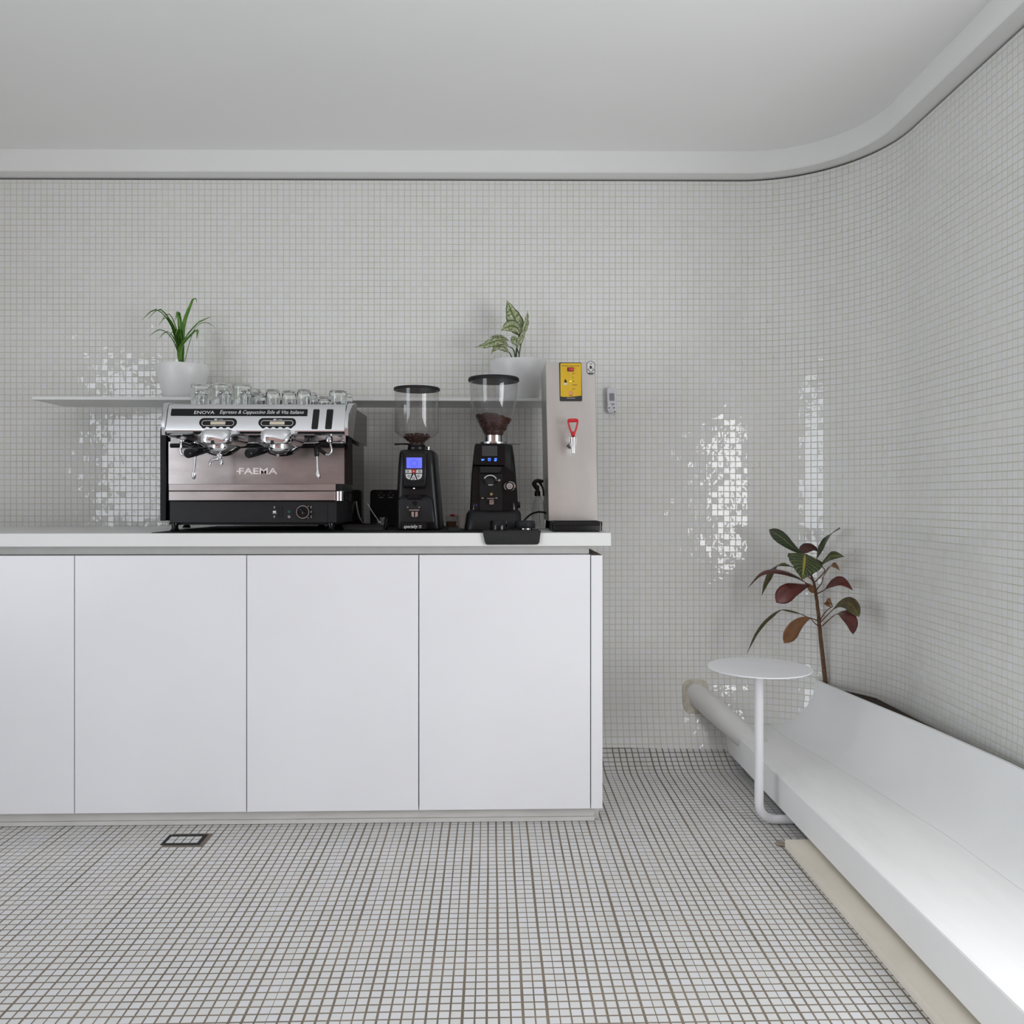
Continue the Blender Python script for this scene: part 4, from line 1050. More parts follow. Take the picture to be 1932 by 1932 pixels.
# ------------------------------------------------------------------ plants
def leaf_mat(name, base, edge, vein, vstr, spots=0.0, rough=0.35, nveins=11):
    m = bpy.data.materials.new(name); m.use_nodes = True
    nt = m.node_tree; b = nt.nodes['Principled BSDF']; L = nt.links.new
    uv = nt.nodes.new('ShaderNodeUVMap'); sp = nt.nodes.new('ShaderNodeSeparateXYZ'); L(uv.outputs[0], sp.inputs[0])
    def mth(op, a, bb=None):
        nd = nt.nodes.new('ShaderNodeMath'); nd.operation = op
        for i, q in enumerate((a, bb)):
            if q is None: continue
            if isinstance(q, (int, float)): nd.inputs[i].default_value = q
            else: L(q, nd.inputs[i])
        return nd.outputs[0]
    ab = mth('ABSOLUTE', mth('SUBTRACT', sp.outputs[1], 0.5))          # 0 at midrib, .5 at edge
    mid = mth('LESS_THAN', ab, 0.035)
    wv = mth('FRACT', mth('SUBTRACT', mth('MULTIPLY', sp.outputs[0], nveins), mth('MULTIPLY', ab, 4.0)))
    side = mth('MULTIPLY', mth('LESS_THAN', wv, 0.16), 0.55)
    ve = mth('MULTIPLY', mth('MAXIMUM', mid, side), vstr)
    tc = nt.nodes.new('ShaderNodeTexCoord'); n = nt.nodes.new('ShaderNodeTexNoise'); n.inputs['Scale'].default_value = 28 if not spots else 160; n.inputs['Detail'].default_value = 3
    L(tc.outputs['Object'], n.inputs['Vector'])
    rp = nt.nodes.new('ShaderNodeValToRGB'); rp.color_ramp.elements[0].position = 0.40 if spots else 0.46; rp.color_ramp.elements[1].position = 0.52 if spots else 0.56
    L(n.outputs['Fac'], rp.inputs[0])
    fac = rp.outputs[0]
    if spots:   # pale speckle that leaves the rim and the midrib green
        inner = mth('MULTIPLY', mth('GREATER_THAN', ab, 0.07), mth('LESS_THAN', ab, 0.40))
        fac = mth('MULTIPLY', mth('MULTIPLY', fac, inner), spots)
    m1 = nt.nodes.new('ShaderNodeMix'); m1.data_type = 'RGBA'; m1.inputs['A'].default_value = (*base, 1); m1.inputs['B'].default_value = (*edge, 1); L(fac, m1.inputs['Factor'])
    m2 = nt.nodes.new('ShaderNodeMix'); m2.data_type = 'RGBA'; m2.inputs['B'].default_value = (*vein, 1); L(m1.outputs['Result'], m2.inputs['A']); L(ve, m2.inputs['Factor'])
    L(m2.outputs['Result'], b.inputs['Base Color']); b.inputs['Roughness'].default_value = rough
    b.inputs['Subsurface Weight'].default_value = 0.0
    return m
SHAPES = {'lance': [(0, .06), (.12, .45), (.3, .9), (.45, 1), (.62, .86), (.8, .5), (.92, .2), (1, .01)],
          'ovate': [(0, .08), (.10, .55), (.25, .95), (.38, 1), (.58, .82), (.78, .48), (.92, .18), (1, .01)],
          'obov': [(0, .06), (.15, .3), (.35, .62), (.55, .9), (.7, 1), (.84, .86), (.94, .45), (1, .02)],
          'strap': [(0, .4), (.2, .85), (.45, 1), (.7, .8), (.9, .35), (1, .02)]}
def leaf(path, hw, side, m, parent, shape='lance', cup=0.25, wave=0.0, n=14, name='leaf', thick=0.0007):
    """blade along a centreline; side = direction across the blade; cup lifts the margins"""
    pts = smooth_path(path, max(2, n // (len(path) - 1)))
    # resample by length
    L = [0]
    for a, b in zip(pts[:-1], pts[1:]): L.append(L[-1] + (b - a).length)
    tot = L[-1]; res = []
    for i in range(n + 1):
        t = tot * i / n
        res.append(Vector((np.interp(t, L, [p.x for p in pts]), np.interp(t, L, [p.y for p in pts]), np.interp(t, L, [p.z for p in pts]))))
    tab = SHAPES[shape]; W = 6; verts = []; uvs = []
    side = Vector(side).normalized()
    for i, p in enumerate(res):
        t = (res[min(i + 1, n)] - res[max(i - 1, 0)]).normalized()
        s = (side - t * side.dot(t))
        s = s.normalized() if s.length > 1e-4 else Vector((1, 0, 0))
        nr = t.cross(s).normalized()
        w = hw * interp(i / n, tab)
        for j in range(W + 1):
            v = j / W; q = (v - 0.5) * 2
            verts.append(p + s * (q * w) + nr * (cup * w * abs(q) ** 1.4 + wave * hw * math.sin(i * 1.9 + (0 if q < 0 else 1.3)) * abs(q)))
            uvs.append((i / n, v))
    top = len(verts)
    F = [(i * (W + 1) + j, i * (W + 1) + j + 1, (i + 1) * (W + 1) + j + 1, (i + 1) * (W + 1) + j) for i in range(n) for j in range(W)]
    me = bpy.data.meshes.new(name); me.from_pydata([v[:] for v in verts], [], F)
    uvl = me.uv_layers.new(name='UVMap')
    for lp in me.loops: uvl.data[lp.index].uv = uvs[lp.vertex_index]
    me.polygons.foreach_set('use_smooth', [True] * len(me.polygons)); me.update()
    o = link(name, me, m, parent)
    sd = o.modifiers.new('thickness', 'SOLIDIFY'); sd.thickness = thick; sd.offset = 0
    return o
M_stem_g = mat('green_stem', (0.06, 0.11, 0.03), 0.5, noise=0.3, nscale=60)
M_agla = leaf_mat('speckled_green_leaf', (0.085, 0.135, 0.035), (0.50, 0.52, 0.34), (0.11, 0.19, 0.045), 0.6, spots=0.95)
M_drac = leaf_mat('bright_green_leaf', (0.08, 0.22, 0.02), (0.12, 0.28, 0.04), (0.16, 0.30, 0.06), 0.5)

def white_pot(px, w_top, w_bot, ytop, Yc, label):
    c = Vector((XP(px, Yc), Yc, ZS + 0.0125)); k = 1 / (FPX / Yc)
    H = ZP(ytop, Yc) - c.z
    rt, rb_ = w_top / 2 * k, w_bot / 2 * k
    t = thing('potted_plant', label, 'plant', c)
    prof = [(1e-4, 0.0), (rb_ * 0.93, 0.0), (rb_, 0.004), (rb_ + (rt - rb_) * 0.45, H * 0.40), (rt * 0.98, H * 0.80), (rt, H - 0.006), (rt * 0.985, H), (rt * 0.93, H), (rt * 0.91, H - 0.01), (rt * 0.88, H - 0.03), (1e-4, H - 0.03)]
    mb = MB(); mb.lathe(prof, c, 40); mb.warp(lambda v: Vector((v.x + 0.0012 * math.sin(v.z * 70 + v.x * 40), v.y, v.z + 0.0015 * math.sin(v.x * 50)))); mb.build('pot', M_pot, t, 50)
    mb = MB(); mb.lathe([(1e-4, H - 0.028), (rt * 0.89, H - 0.028), (rt * 0.88, H - 0.022), (1e-4, H - 0.016)], c, 28); mb.build('soil', M_soil, t)
    return t, c, H
pl, c, H = white_pot(979, 108, 74, 682, 3.235, 'speckled green leafy plant in white pot behind the tall hopper')
YPp = 3.225
def Q(cx, cy, dy=0.0): return P(860 + cx / 8.78, 540 + cy / 8.78, YPp + dy)
root = Vector((XP(974, YPp), YPp, c.z + H - 0.02))
def stem(pts, r0=0.0028, r1=0.0018):
    pp = smooth_path(pts, 4); m_ = MB(); m_.tube(pp, list(np.linspace(r0, r1, len(pp))), 8); return m_.build('stem', M_stem_g, pl, 60)
stem([root, Q(1000, 1130), Q(1020, 960, .005), Q(1050, 800, .01)], .004, .003)
stem([root + Vector((.006, -.004, 0)), Q(1050, 1130, -.01), Q(1080, 960, -.01), Q(1105, 860, -.01)])
stem([root + Vector((-.004, -.004, 0)), Q(975, 1120, -.01), Q(945, 1040, -.02), Q(885, 1000, -.03)])
stem([root + Vector((-.008, 0, 0)), Q(930, 1190, -.02), Q(905, 1130, -.03), Q(888, 1095, -.035)])
stem([root + Vector((.01, .004, 0)), Q(1050, 1150, .01), Q(1030, 1080, .005), Q(1005, 1000, 0)])
leaf([Q(1060, 820, .01), Q(1010, 640, .0), Q(930, 430, -.01), Q(842, 228, -.005)], 0.036, (1, 0.35, 0.2), M_agla, pl, 'ovate', 0.2, 0.06)
leaf([Q(1075, 800, -.01), Q(1020, 690, -.02), Q(900, 660, -.045), Q(752, 732, -.07)], 0.030, (0.25, 0.5, 1), M_agla, pl, 'ovate', 0.15, 0.05)
leaf([Q(1100, 870, -.01), Q(1150, 690, -.012), Q(1180, 590, -.01), Q(1185, 500, -.01), Q(1192, 410, -.008)], 0.0125, (1, 0.6, 0), M_agla, pl, 'lance', 0.3, 0.2)
leaf([Q(885, 1000, -.03), Q(760, 895, -.05), Q(600, 930, -.07), Q(450, 985, -.085), Q(318, 1006, -.09)], 0.023, (0.2, 0.7, 0.9), M_agla, pl, 'lance', 0.2, 0.12)
leaf([Q(888, 1095, -.035), Q(800, 1010, -.055), Q(670, 1010, -.075), Q(580, 1130, -.09)], 0.019, (0.1, 0.75, 0.9), M_agla, pl, 'ovate', 0.2, 0.08)
leaf([Q(1000, 830, -.015), Q(960, 880, -.025), Q(950, 930, -.03), Q(1000, 990, -.03)], 0.0125, (1, 0.3, 0), M_agla, pl, 'ovate', 0.2, 0.05)
leaf([Q(1010, 1020, -.02), Q(1060, 900, -.025), Q(1110, 830, -.02), Q(1145, 780, -.015)], 0.013, (1, 0.3, -0.3), M_agla, pl, 'lance', 0.2, 0.05)
leaf([Q(880, 905, -.01), Q(790, 850, -.02), Q(680, 830, -.03), Q(548, 853, -.035)], 0.012, (0.1, 0.6, 0.9), M_agla, pl, 'lance', 0.2, 0.05)

pl, c, H = white_pot(345, 94, 66, 692, 3.235, 'white pot of bright green arching leaves above the espresso machine')
rr = random.Random(4)
base = Vector((c.x, c.y, c.z + H - 0.015))
leaf([base, base + Vector((0.01, -0.02, 0.10)), P(372, 612, 3.17), P(381, 606, 3.16), P(399, 597, 3.15)], 0.014, (0.1, 0.7, 0.7), M_drac, pl, 'strap', 0.3)
leaf([base, base + Vector((0.0, -0.03, 0.07)), P(366, 628, 3.16), P(372, 622, 3.14), P(371, 640, 3.13)], 0.013, (0.3, 0.8, 0.3), M_drac, pl, 'strap', 0.3)
leaf([base, base + Vector((0.005, -0.01, 0.16)), P(360, 575, 3.2), P(367, 560, 3.19), P(372, 572, 3.18)], 0.008, (0.8, 0.5, 0), M_drac, pl, 'strap', 0.3)
leaf([base, P(365, 625, 3.18), P(383, 609, 3.17), P(398, 612, 3.16), P(406, 619, 3.155)], 0.004, (0.1, 0.8, 0.6), M_drac, pl, 'strap', 0.3)
for q in range(9):
    a = math.pi * (0.55 + 0.9 * q / 8); Lh = rr.uniform(0.13, 0.24); out_ = rr.uniform(0.08, 0.17)
    d = Vector((math.cos(a), -0.35 * abs(math.sin(a)) - 0.1, 0))
    leaf([base, base + d * out_ * 0.25 + Vector((0, 0, Lh * 0.7)), base + d * out_ * 0.65 + Vector((0, 0, Lh)), base + d * out_ + Vector((0, 0, Lh * 0.8))], rr.uniform(0.009, 0.015), d.cross(Vector((0, 0, 1))), M_drac, pl, 'strap', 0.3)

# ------------------------------------------------------------------ small things on the worktop
# tamping mat hooked over the worktop edge
mb = MB()
x0, x1 = XP(910.5, 2.633), XP(1020.5, 2.633)
mb.ppoly([(910, 1003), (911, 1005), (915, 1024), (917, 1026.5), (919.5, 1027.8), (1013, 1027.5), (1016, 1026), (1017.6, 1023.5), (1020, 1005), (1020.8, 1002.5)], 2.628, 0.010, c=0.0015)
mb.prism(rrect((x0 + x1) / 2, 2.705, x1 - x0, 0.152, 0.008, 4), ZM + 0.0005, ZM + 0.0055, axis='z', c=0.001)
tm = mb.build('tamping_mat', M_rubber, None, 40)
tag(tm, 'black rubber tamping mat hooked over the worktop edge', 'tamping mat')
zm = ZM + 0.0056
def small(name, prof, px, Y, m, label, cat, zb=zm, n=28):
    mb = MB(); mb.lathe([(1e-4, prof[0][1])] + prof + [(1e-4, prof[-1][1])], (XP(px, Y), Y, zb), n)
    return tag(mb.build(name, m, None, 40, base=(XP(px, Y), Y, zb)), label, cat)
tmp = small('coffee_tamper', [(0.027, 0.0), (0.029, 0.002), (0.029, 0.029), (0.027, 0.0315), (0.014, 0.032)], 941, 2.70, M_blackg, 'dark round coffee tamper on the left side of the mat', 'tamper')
mb = MB(); mb.lathe([(0.0282, 0.0), (0.0296, 0.001), (0.0296, 0.006), (0.0282, 0.007)], (XP(941, 2.70), 2.70, zm), 28); mb.build('base_ring', M_blackg, tmp)
lev = small('coffee_leveller', [(0.033, 0.005), (0.0345, 0.007), (0.0345, 0.027), (0.033, 0.0295), (0.030, 0.030)], 990.5, 2.72, M_blackm, 'flat black coffee leveller puck on the right side of the mat', 'leveller')
mb = MB(); mb.lathe([(1e-4, 0.0), (0.020, 0.0), (0.022, 0.001), (0.022, 0.0048), (1e-4, 0.0049)], (XP(991.5, 2.72), 2.72, zm), 28); mb.build('steel_base', M_polish, lev)

# spray bottle
Ys = 3.02
sc_ = FPX / Ys
def bz(py): return ZP(py, Ys, 1012)
bx = XP(1016, Ys)
sb = thing('spray_bottle', 'clear spray bottle with black trigger head left of the water boiler', 'spray bottle', (bx, Ys, WTZ))
r = 12.5 / sc_
mb = MB(); mb.lathe([(1e-4, WTZ + 0.001), (r, WTZ + 0.001), (r * 1.05, WTZ + 0.006), (r * 1.05, bz(960)), (r * 0.9, bz(948)), (r * 0.5, bz(938)), (r * 0.45, bz(935)), (r * 0.40, bz(935)), (r * 0.45, bz(939)), (r * 0.84, bz(949)), (r * 0.98, bz(960)), (r * 0.98, WTZ + 0.008), (1e-4, WTZ + 0.006)], (bx, Ys, 0), 28)
mb.build('bottle', M_bottle, sb, 40)
mb = MB(); xn = XP(1014, Ys)
mb.lathe([(5.6 / sc_, bz(936)), (5.9 / sc_, bz(934)), (5.2 / sc_, bz(927)), (3.5 / sc_, bz(925.5)), (3.2 / sc_, bz(916))], (xn, Ys, 0), 18)
mb.tube(smooth_path([P(1013, 921, Ys), P(1008.5, 915, Ys), P(1008, 910.5, Ys), P(1013, 907, Ys), P(1020, 907.5, Ys), P(1025.5, 908, Ys)], 4), [4.2 / sc_] * 8 + [3.6 / sc_] * 8 + [3.0 / sc_] * 5, 10)
hd = mb.build('spray_head', M_black, sb, 50)
mb = MB(); mb.tube(smooth_path([P(1018, 909, Ys), P(1022, 916, Ys), P(1025, 925, Ys), P(1025.5, 936, Ys)], 4), [2.6 / sc_] * 4 + [1.8 / sc_] * 9, 8); mb.build('trigger', M_black, hd, 50)
mb = MB(); mb.tube([(bx, Ys, bz(936)), (bx + 0.004, Ys, WTZ + 0.01)], 0.0016, 6); mb.build('dip_tube', M_print_w, sb)

# paper cup and the jar beside it
def cup(px, rt_px, rb_px, ytop, Y, m, label, name, fill=None):
    s = FPX / Y; c = Vector((XP(px, Y), Y, ZM + 0.0005)); H = ZP(ytop, Y) - c.z
    rt, rb_ = rt_px / s, rb_px / s
    mb = MB(); mb.lathe([(1e-4, 0), (rb_, 0), (rb_ + (rt - rb_) * .5, H * .5), (rt, H - 0.002), (rt + 0.001, H), (rt - 0.001, H), (rt - 0.002, H - 0.003), (rb_ + (rt - rb_) * .5 - 0.0018, H * .5), (rb_ - 0.0018, 0.003), (1e-4, 0.003)], c, 28)
    o = mb.build(name, m, None, 40, base=c)
    tag(o, label, name.split('_')[-1])
    if fill:
        fm, f = fill
        mb = MB(); mb.lathe([(1e-4, 0.0035), (rb_ - 0.0022, 0.0035), (rb_ + (rt - rb_) * f - 0.0025, H * f), (1e-4, H * f)], c, 24); mb.build('contents', fm, o, 40)
    return o
M_paper = mat('warm_white_paper', (0.80, 0.75, 0.70), 0.7, noise=0.05)
cup(874, 12, 9, 971, 2.98, M_paper, 'plain white paper cup left of the tall grinder', 'paper_cup')
jar = cup(851.5, 11.5, 10.5, 974, 3.10, M_bottle, 'small clear jar with orange contents and red top behind paper cup', 'glass_jar', (mat('orange_sugar', (0.30, 0.10, 0.03), 0.8, noise=0.4, nscale=90), 0.55))
mb = MB(); s_ = FPX / 3.10; mb.lathe([(1e-4, 0), (5 / s_, 0), (5.5 / s_, 0.004), (3 / s_, 0.008), (1e-4, 0.009)], (XP(854, 3.10), 3.10, ZP(974, 3.10)), 16); mb.build('knob', M_red, jar)
# water glass by the first grinder
s_ = FPX / 2.86
c = Vector((XP(720.5, 2.86), 2.86, ZM + 0.0003)); H = ZP(976, 2.86) - c.z
mb = MB(); mb.lathe([(1e-4, 0), (7.5 / s_, 0), (8 / s_, 0.002), (11.2 / s_, H), (10.6 / s_, H), (7.6 / s_, 0.007), (1e-4, 0.006)], c, 28)
tag(mb.build('glass_tumbler', M_glass, None, 40, base=c), 'small empty clear glass left of the blue screen grinder', 'glass')
mb = MB(); mb.tube([P(715.5, 984.5, 2.86), P(704, 968, 2.87), P(693.5, 951, 2.885)], [0.0020, 0.0016, 0.0024], 8)
mb.ball(P(716, 985.5, 2.86), 0.0045, 10, 1.3, 0.5, 1)
tag(mb.build('bar_spoon', M_dullsteel, None, 60), 'thin steel spoon leaning in the small clear glass', 'spoon')

# two black devices standing against the wall
def burner(px0, px1, label):
    Yq = 3.225; a, b = P(px0, 1000, Yq), P(px1, 924, Yq)
    t = thing('upright_device', label, 'device', ((a.x + b.x) / 2, Yq + 0.02, ZM), 'black upright devices against the tiles')
    z0_ = ZM + 0.0005
    mb = MB(); mb.prism(rrect((a.x + b.x) / 2, (z0_ + b.z) / 2, b.x - a.x, b.z - z0_, 0.014, 6), Yq, Yq + 0.03, c=0.003); mb.build('body', M_blackm, t)
    k = (b.x - a.x) / (px1 - px0)
    for dx in (0.36, 0.66):
        x = px0 + (px1 - px0) * dx
        for (u, v) in ((0, 929.5), (-4, 934), (5, 934)):
            mb = MB(); mb.disc(x + u, v, Yq - 0.0006, 0.9, 0.001, 8, ry=0.6); mb.build('indicator', M_dullsteel, t)
        mb = MB(); mb.pbox(x - 4, x + 4, 938, 939, Yq - 0.0006, 0.001); mb.build('print_line', M_dullsteel, t, None)
    x = (px0 + px1) / 2
    mb = MB(); mb.ring(x, 966, Yq - 0.0016, 15, 16.2, 0.002, 32); mb.build('platform_ring', M_char, t)
burner(698, 757, 'black rounded upright device left of the blue screen grinder')
burner(629, 684.5, 'black rounded upright device half hidden by the espresso machine')
# knock tray between machine and grinder
mb = MB()
a, b = XP(646, 2.80), XP(723, 2.80)
mb.prism(rrect((a + b) / 2, 2.87, b - a, 0.14, 0.008, 4), ZM + 0.0004, ZM + 0.012, axis='z', c=0.001)
kt = mb.build('serving_tray', M_rubber, None, 40)
tag(kt, 'low black tray on the worktop between machine and first grinder', 'tray')
mb = MB()
for (x0, x1, y0, y1) in ((a, b, 2.80, 2.806), (a, b, 2.934, 2.94), (a, a + .006, 2.806, 2.934), (b - .006, b, 2.806, 2.934)): mb.box(x0, x1, y0, y1, ZM + 0.0115, ZM + 0.020)
mb.build('rim', M_black, kt, None)
# water hose hanging behind the tray
mb = MB(); mb.tube(smooth_path([P(672, 946, 2.99), P(674, 960, 2.985), P(678, 976, 2.98), P(684, 985, 2.98), P(692, 990, 3.0)], 5), 0.0032, 8)
tag(mb.build('water_hose', mat('grey_hose', (0.16, 0.16, 0.15), 0.5, noise=0.2), None, 60), 'thin grey water hose running down from the espresso machine', 'hose')
# boiler cable
mb = MB(); pp = smooth_path([P(983, 990, 2.95), P(990, 981, 2.95), P(1000, 971.5, 2.96), P(1012, 966.5, 2.98), P(1024, 966.2, 2.978), P(1030.5, 968.5, 2.98)], 5)
mb.tube(pp, 0.0036, 10); tag(mb.build('power_cable', M_rubber, None, 60), 'black power cable arching from grinder to the water boiler', 'cable')
# black card left of the mat
mb = MB(); a, b = XP(846, 2.70), XP(871, 2.70)
mb.box(a, b, 2.70, 2.76, ZM + 0.0003, ZM + 0.010, c=0.001); tag(mb.build('black_pad', M_blackm, None, None), 'small flat black pad lying on the worktop between the grinders', 'pad')

# ------------------------------------------------------------------ platform, planter, pipe and stool on the right
ZPL = 0.145; XPF = 0.953; ZPU = 0.04
M_plat = mat('white_painted_concrete', (0.88, 0.88, 0.87), 0.55, noise=0.06, nscale=5, stretch=(3, 0.6, 1), bump=0.08)
mb = MB()
yb = 3.30
out = [(XPF, 1.0), (1.44, 1.0), (1.44, 2.95), (1.30, 3.20), (1.12, 3.335), (XPF + 0.004, 3.335)]
mb.prism(out, ZPU, ZPL, axis='z', c=0.003)
pf = tag(mb.build('platform', M_plat, None, 40), 'low white painted platform along the right wall', 'platform')
M_cream = mat('cream_concrete', (0.86, 0.80, 0.69), 0.7, noise=0.08, nscale=7)
mb = MB(); mb.box(0.897, 1.40, 1.0, 2.474, 0.0018, 0.0255, c=0.002)
mb.box(1.02, 1.40, 1.0, 2.46, 0.0255, ZPU)
sl = tag(mb.build('plinth_slab', M_cream, None, None), 'cream coloured slab under the white platform on the floor', 'slab')
M_mort = mat('dirty_mortar', (0.42, 0.36, 0.29), 0.95, noise=0.5, nscale=60, bump=0.8, bscale=90)
mb = MB(); rr = random.Random(9)
for q in range(26):
    x = rr.uniform(0.872, 1.03); y = rr.uniform(2.476, 2.515); mb.ball((x, y, 0.004), rr.uniform(0.007, 0.012), 8, 1.3, 1.0, 0.55)
mb.build('mortar_edge', M_mort, sl, 60)

# planter: curb that sweeps up from the platform
M_planter = mat('white_planter_plaster', (0.86, 0.87, 0.87), 0.6, noise=0.04, nscale=4)
def planter_ring(y):
    xo = interp(y, [(1.0, 1.43), (2.2, 1.42), (2.6, 1.385), (3.0, 1.33), (3.2, 1.307), (3.4, 1.307)])
    R1 = 0.172; top = 0.338; bx_ = xo - R1
    pts = [(bx_ - 0.002, ZPL + 0.0004)]
    for a in np.linspace(0, math.pi / 2, 12):
        pts.append((bx_ + R1 * math.sin(a), ZPL + 0.0010 + (top - ZPL) * (1 - math.cos(a))))
    pts += [(xo + 0.009, top + 0.002), (xo + 0.013, top - 0.02), (xo + 0.013, ZPL + 0.0004)]
    return [(x, y, z) for x, z in pts]
yl = list(np.linspace(1.0, 3.31, 22))
mb = MB(); mb.loft([planter_ring(y) for y in yl])
XPL = 1.40
ptr = tag(mb.build('planter', M_planter, None, 40), 'white curved planter curb rising from the platform beside the wall', 'planter')
mb = MB(); rings = []
for y in yl:
    xo = planter_ring(y)[-1][0]
    rings.append([(xo + 0.0005, y, ZPL + 0.002), (1.46, y, ZPL + 0.002), (1.46, y, 0.310), (xo + 0.0005, y, 0.310)])
mb.loft(rings); mb.build('soil', M_soil, ptr, None)

# drain pipe out of the wall
pa, pb = Vector((0.814, 3.43, 0.289)), Vector((1.045, 3.065, 0.092))
M_pipe = mat('white_drain_pipe', (0.72, 0.715, 0.70), 0.5, noise=0.08, nscale=9)
mb = MB(); mb.tube([pa, pa.lerp(pb, .3), pa.lerp(pb, .6), pb], 0.047, 32)
tag(mb.build('drain_pipe', M_pipe, None, 50), 'thick white drain pipe slanting out of the tiled wall', 'pipe')
M_ring = mat('stained_mortar', (0.62, 0.58, 0.49), 0.9, noise=0.3, nscale=40, bump=0.5)
mb = MB()
cc = P(1311, 1312, YW(1316)); k = YW(1316) / FPX
n = 28; o1 = []; o2 = []
for j in range(n):
    a = 2 * math.pi * j / n
    sx = math.copysign(abs(math.cos(a)) ** 0.5, math.cos(a)); sz = math.copysign(abs(math.sin(a)) ** 0.5, math.sin(a))
    o1.append((cc.x + sx * 25 * k, cc.z + sz * 31 * k))
    o2.append((cc.x + sx * 22 * k, cc.z + sz * 28 * k))
yy0 = YW(1316)
def ywall(x, z): return yy0 - 0.0185 * (x - cc.x) - interp(z, OFF)
mb.loft([[(x, ywall(x, z) + 0.004, z) for x, z in o1], [(x, ywall(x, z) - 0.0028, z) for x, z in o1], [(x, ywall(x, z) - 0.006, z) for x, z in o2]])
tag(mb.build('mortar_collar', M_ring, None, 40), 'beige mortar patch where the pipe enters the wall', 'mortar patch')

# stool
dS = 2.65
M_stool = mat('white_powder_coat', (0.80, 0.80, 0.82), 0.4, noise=0.03, nscale=10)
xs_ = XP(1432, dS)
stl = thing('side_table', 'round white metal side table on a bent tube leg', 'table', (xs_, dS, 0.002))
zt = ZP(1262, dS)
mb = MB(); R = 95.7 * dS / FPX
mb.lathe([(1e-4, zt - 0.003), (R - 0.002, zt - 0.003), (R, zt - 0.0022), (R, zt + 0.0008), (R - 0.001, zt + 0.0015), (1e-4, zt + 0.0015)], (XP(1432.5, dS), dS, 0), 64); mb.build('table_top', M_stool, stl, 30)
rt_ = 8.3 * dS / FPX; zf = rt_ + 0.0025; br_ = 0.055
path = [Vector((xs_, dS, zt - 0.004)), Vector((xs_, dS, 0.30)), Vector((xs_, dS, zf + br_))]
for a in np.linspace(0, math.pi / 2, 9)[1:]: path.append(Vector((xs_ + br_ * (1 - math.cos(a)), dS, zf + br_ * (1 - math.sin(a)))))
path += [Vector((xs_ + 0.10, dS, zf)), Vector((xs_ + 0.20, dS, zf))]
mb = MB(); mb.tube(path, rt_, 20); mb.build('leg', M_stool, stl, 50)

# croton
YK = 3.215
cr = thing('croton_plant', 'tall croton plant with dark green and red leaves beside the table', 'plant', (XP(1561, YK), YK, 0.311))
def K(cx, cy, dy=0.0): return P(1260 + cx / 6.04, 960 + cy / 6.04, YK + dy - max(0, cx - 1800) / 430 * 0.24)
M_bark = mat('brown_bark', (0.17, 0.085, 0.045), 0.8, noise=0.45, nscale=60, stretch=(1, 1, 3), bump=0.6, bscale=90)
M_cstem = mat('red_leaf_stalk', (0.16, 0.045, 0.025), 0.5, noise=0.3, nscale=50)
base = Vector((XP(1561, YK), YK, 0.311))
tp_ = smooth_path([base, K(1797, 1990), K(1770, 1750), K(1745, 1500), K(1725, 1300), K(1705, 1100), K(1680, 930), K(1660, 830), K(1625, 750)], 4)
mb = MB(); mb.tube(tp_, list(np.linspace(0.0092, 0.0062, len(tp_) - 8)) + list(np.linspace(0.006, 0.004, 8)), 12)
mb.warp(lambda v: Vector((v.x + 0.0006 * math.sin(v.z * 260), v.y, v.z))); mb.build('trunk', M_bark, cr, 60)
M_cg = leaf_mat('croton_green', (0.018, 0.042, 0.014), (0.03, 0.06, 0.02), (0.50, 0.36, 0.06), 0.75, nveins=9)
M_cgd = leaf_mat('croton_dark_green', (0.016, 0.038, 0.016), (0.03, 0.03, 0.02), (0.22, 0.22, 0.05), 0.6, nveins=9)
M_cp = leaf_mat('croton_purple', (0.075, 0.022, 0.020), (0.045, 0.028, 0.022), (0.12, 0.03, 0.03), 0.6)
M_cr = leaf_mat('croton_red', (0.105, 0.018, 0.015), (0.075, 0.015, 0.013), (0.15, 0.035, 0.022), 0.5)
M_co = leaf_mat('croton_olive', (0.075, 0.070, 0.020), (0.06, 0.04, 0.018), (0.24, 0.20, 0.05), 0.5)
M_cb = leaf_mat('croton_bronze', (0.21, 0.095, 0.035), (0.17, 0.075, 0.03), (0.26, 0.13, 0.06), 0.5)
def cleaf(pts, hw, side, m, shape='lance', cup=0.15, wave=0.02, dys=None):
    dys = dys or [0.0] * len(pts)
    return leaf([K(x, y, d - 0.08) for (x, y), d in zip(pts, dys)], hw / 6.04 * YK / FPX, side, m, cr, shape, cup, wave, 16)
def stalk(pts, dys=None, r=0.0024):
    dys = dys or [0.0] * len(pts)
    pp = smooth_path([K(x, y, d - 0.08 * i / (len(pts) - 1)) for i, ((x, y), d) in enumerate(zip(pts, dys))], 4); m_ = MB(); m_.tube(pp, list(np.linspace(r, r * 0.7, len(pp))), 7); m_.build('stalk', M_cstem, cr, 60)
cleaf([(1545, 520), (1430, 440), (1300, 330), (1152, 238)], 76, (0.55, 0.25, 0.8), M_cgd, 'obov', 0.12, dys=[.02, .0, -.02, -.03])
cleaf([(1500, 520), (1570, 450), (1660, 445), (1728, 505)], 58, (0.2, 0.5, 0.9), M_cp, 'ovate', 0.15, dys=[.03, .04, .05, .05])
cleaf([(1560, 515), (1556, 600), (1545, 700), (1533, 806)], 195, (1, 0.1, 0), M_cg, 'ovate', 0.12, 0.03, dys=[-.02, -.05, -.075, -.085])
cleaf([(1580, 845), (1430, 755), (1220, 705), (1050, 750), (912, 905)], 40, (0.1, 0.75, 0.55), M_cp, 'lance', 0.25, dys=[-.01, -.03, -.05, -.06, -.06])
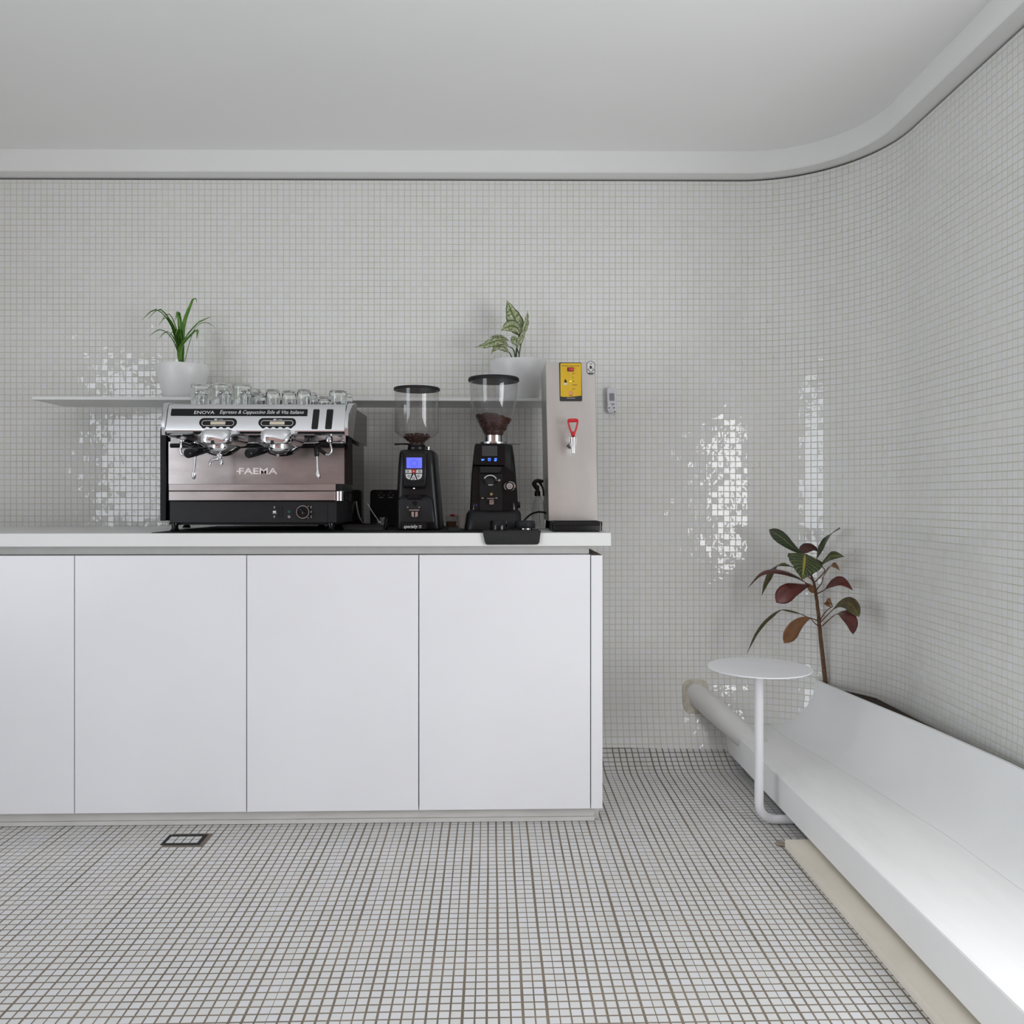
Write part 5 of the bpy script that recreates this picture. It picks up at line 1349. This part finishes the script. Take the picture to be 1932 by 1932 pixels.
cleaf([(1400, 655), (1290, 625), (1190, 690), (1110, 850), (1072, 985)], 68, (0.75, 0.45, 0.3), M_co, 'lance', 0.2, dys=[.0, .01, .02, .02, .02])
cleaf([(1610, 872), (1500, 900), (1380, 940), (1235, 1068)], 100, (-0.45, 0.3, 0.85), M_cr, 'obov', 0.12, dys=[-.02, -.04, -.06, -.07])
cleaf([(1665, 960), (1630, 900), (1590, 865), (1560, 840)], 40, (0.6, 0.3, 0.7), M_cb, 'ovate', 0.12, dys=[.0, .0, .005, .01])
cleaf([(1520, 1200), (1420, 1165), (1280, 1150), (1120, 1260), (1000, 1420), (905, 1645)], 52, (0.7, 0.6, 0.0), M_co, 'lance', 0.3, dys=[0, -.01, -.02, -.03, -.03, -.03])
cleaf([(1625, 1245), (1530, 1280), (1430, 1370), (1325, 1530)], 100, (0.7, 0.3, -0.7), M_cb, 'obov', 0.1, dys=[-.01, -.03, -.045, -.05])
stalk([(1690, 960), (1660, 930), (1630, 890), (1600, 870)], [0, -.005, -.015, -.02])
stalk([(1690, 960), (1640, 900), (1580, 845)], [0, -.005, -.01])
stalk([(1665, 830), (1600, 770), (1545, 720), (1400, 655)], [0, .01, .005, .0])
stalk([(1715, 1275), (1640, 1250), (1580, 1230), (1520, 1200)], [0, 0, 0, 0])
stalk([(1720, 1340), (1670, 1300), (1625, 1245)], [0, -.005, -.01])
stalk([(1640, 780), (1600, 650), (1560, 515)], [0, 0, -.02]); stalk([(1635, 770), (1580, 620), (1545, 520)], [0, .02, .02])
# the side that faces away from the room's middle
cleaf([(1740, 650), (1800, 590), (1880, 535), (2010, 545)], 55, (0.3, 0.4, 0.9), M_cg, 'lance', 0.15, dys=[0, -.01, -.02, -.03])
cleaf([(1770, 780), (1830, 690), (1880, 640), (1960, 700)], 45, (0.7, 0.3, 0.5), M_cb, 'lance', 0.2, dys=[0, -.02, -.03, -.04])
cleaf([(1790, 920), (1880, 850), (1990, 830), (2110, 930)], 60, (0.3, 0.4, 0.8), M_cr, 'lance', 0.2, dys=[0, 0, .0, .01])
cleaf([(1880, 1110), (1840, 1040), (1800, 1065), (1870, 1130)], 35, (0.3, 0.6, 0.6), M_cb, 'ovate', 0.2, dys=[-.03, -.05, -.06, -.06])
cleaf([(1880, 1150), (1980, 1080), (2090, 1090), (2180, 1230)], 75, (0.3, 0.4, 0.8), M_co, 'obov', 0.2)
cleaf([(1900, 1210), (2000, 1190), (2080, 1280), (2110, 1430)], 75, (0.8, 0.3, 0.4), M_cr, 'obov', 0.2, dys=[0, -.03, -.05, -.06])
cleaf([(1700, 560), (1760, 420), (1850, 300), (1960, 230)], 80, (0.8, 0.2, 0.5), M_cgd, 'obov', 0.15, dys=[.02, .03, .04, .04])
stalk([(1680, 830), (1740, 770), (1790, 700), (1740, 650)], [0, 0, 0, 0]); stalk([(1700, 915), (1750, 850), (1770, 780)]); stalk([(1705, 965), (1760, 940), (1790, 920)])
stalk([(1745, 1285), (1820, 1210), (1880, 1150)]); stalk([(1760, 1335), (1840, 1260), (1900, 1210)]); stalk([(1735, 1270), (1800, 1170), (1880, 1110)], [0, -.01, -.03]); stalk([(1640, 760), (1680, 650), (1700, 560)], [0, .01, .02])

# ------------------------------------------------------------------ tile-filled drain cover in the floor
mb = MB()
mb.box(DR[0] + 0.002, DR[1] - 0.002, DR[2] + 0.002, DR[3] - 0.002, 0.0002, 0.0012)
dr = tag(mb.build('floor_drain', M_dark, None, None), 'square tiled drain cover with dark gap in the floor at left', 'drain cover')
for i in range(4):
    for j in range(2):
        x = DR[0] + 0.016 + i * 0.025; y = DR[2] + 0.017 + j * 0.025
        mb = MB(); mb.box(x - 0.0015, x + 0.0200, y - 0.0015, y + 0.0200, 0.0012, 0.0022, c=0.0005)
        me_ = mb.mesh('tile', None)
        at = me_.attributes.new('tone', 'FLOAT', 'FACE'); at.data.foreach_set('value', np.full(len(me_.polygons), 0.4, dtype=np.float32))
        link('tile', me_, M_ftile, dr)
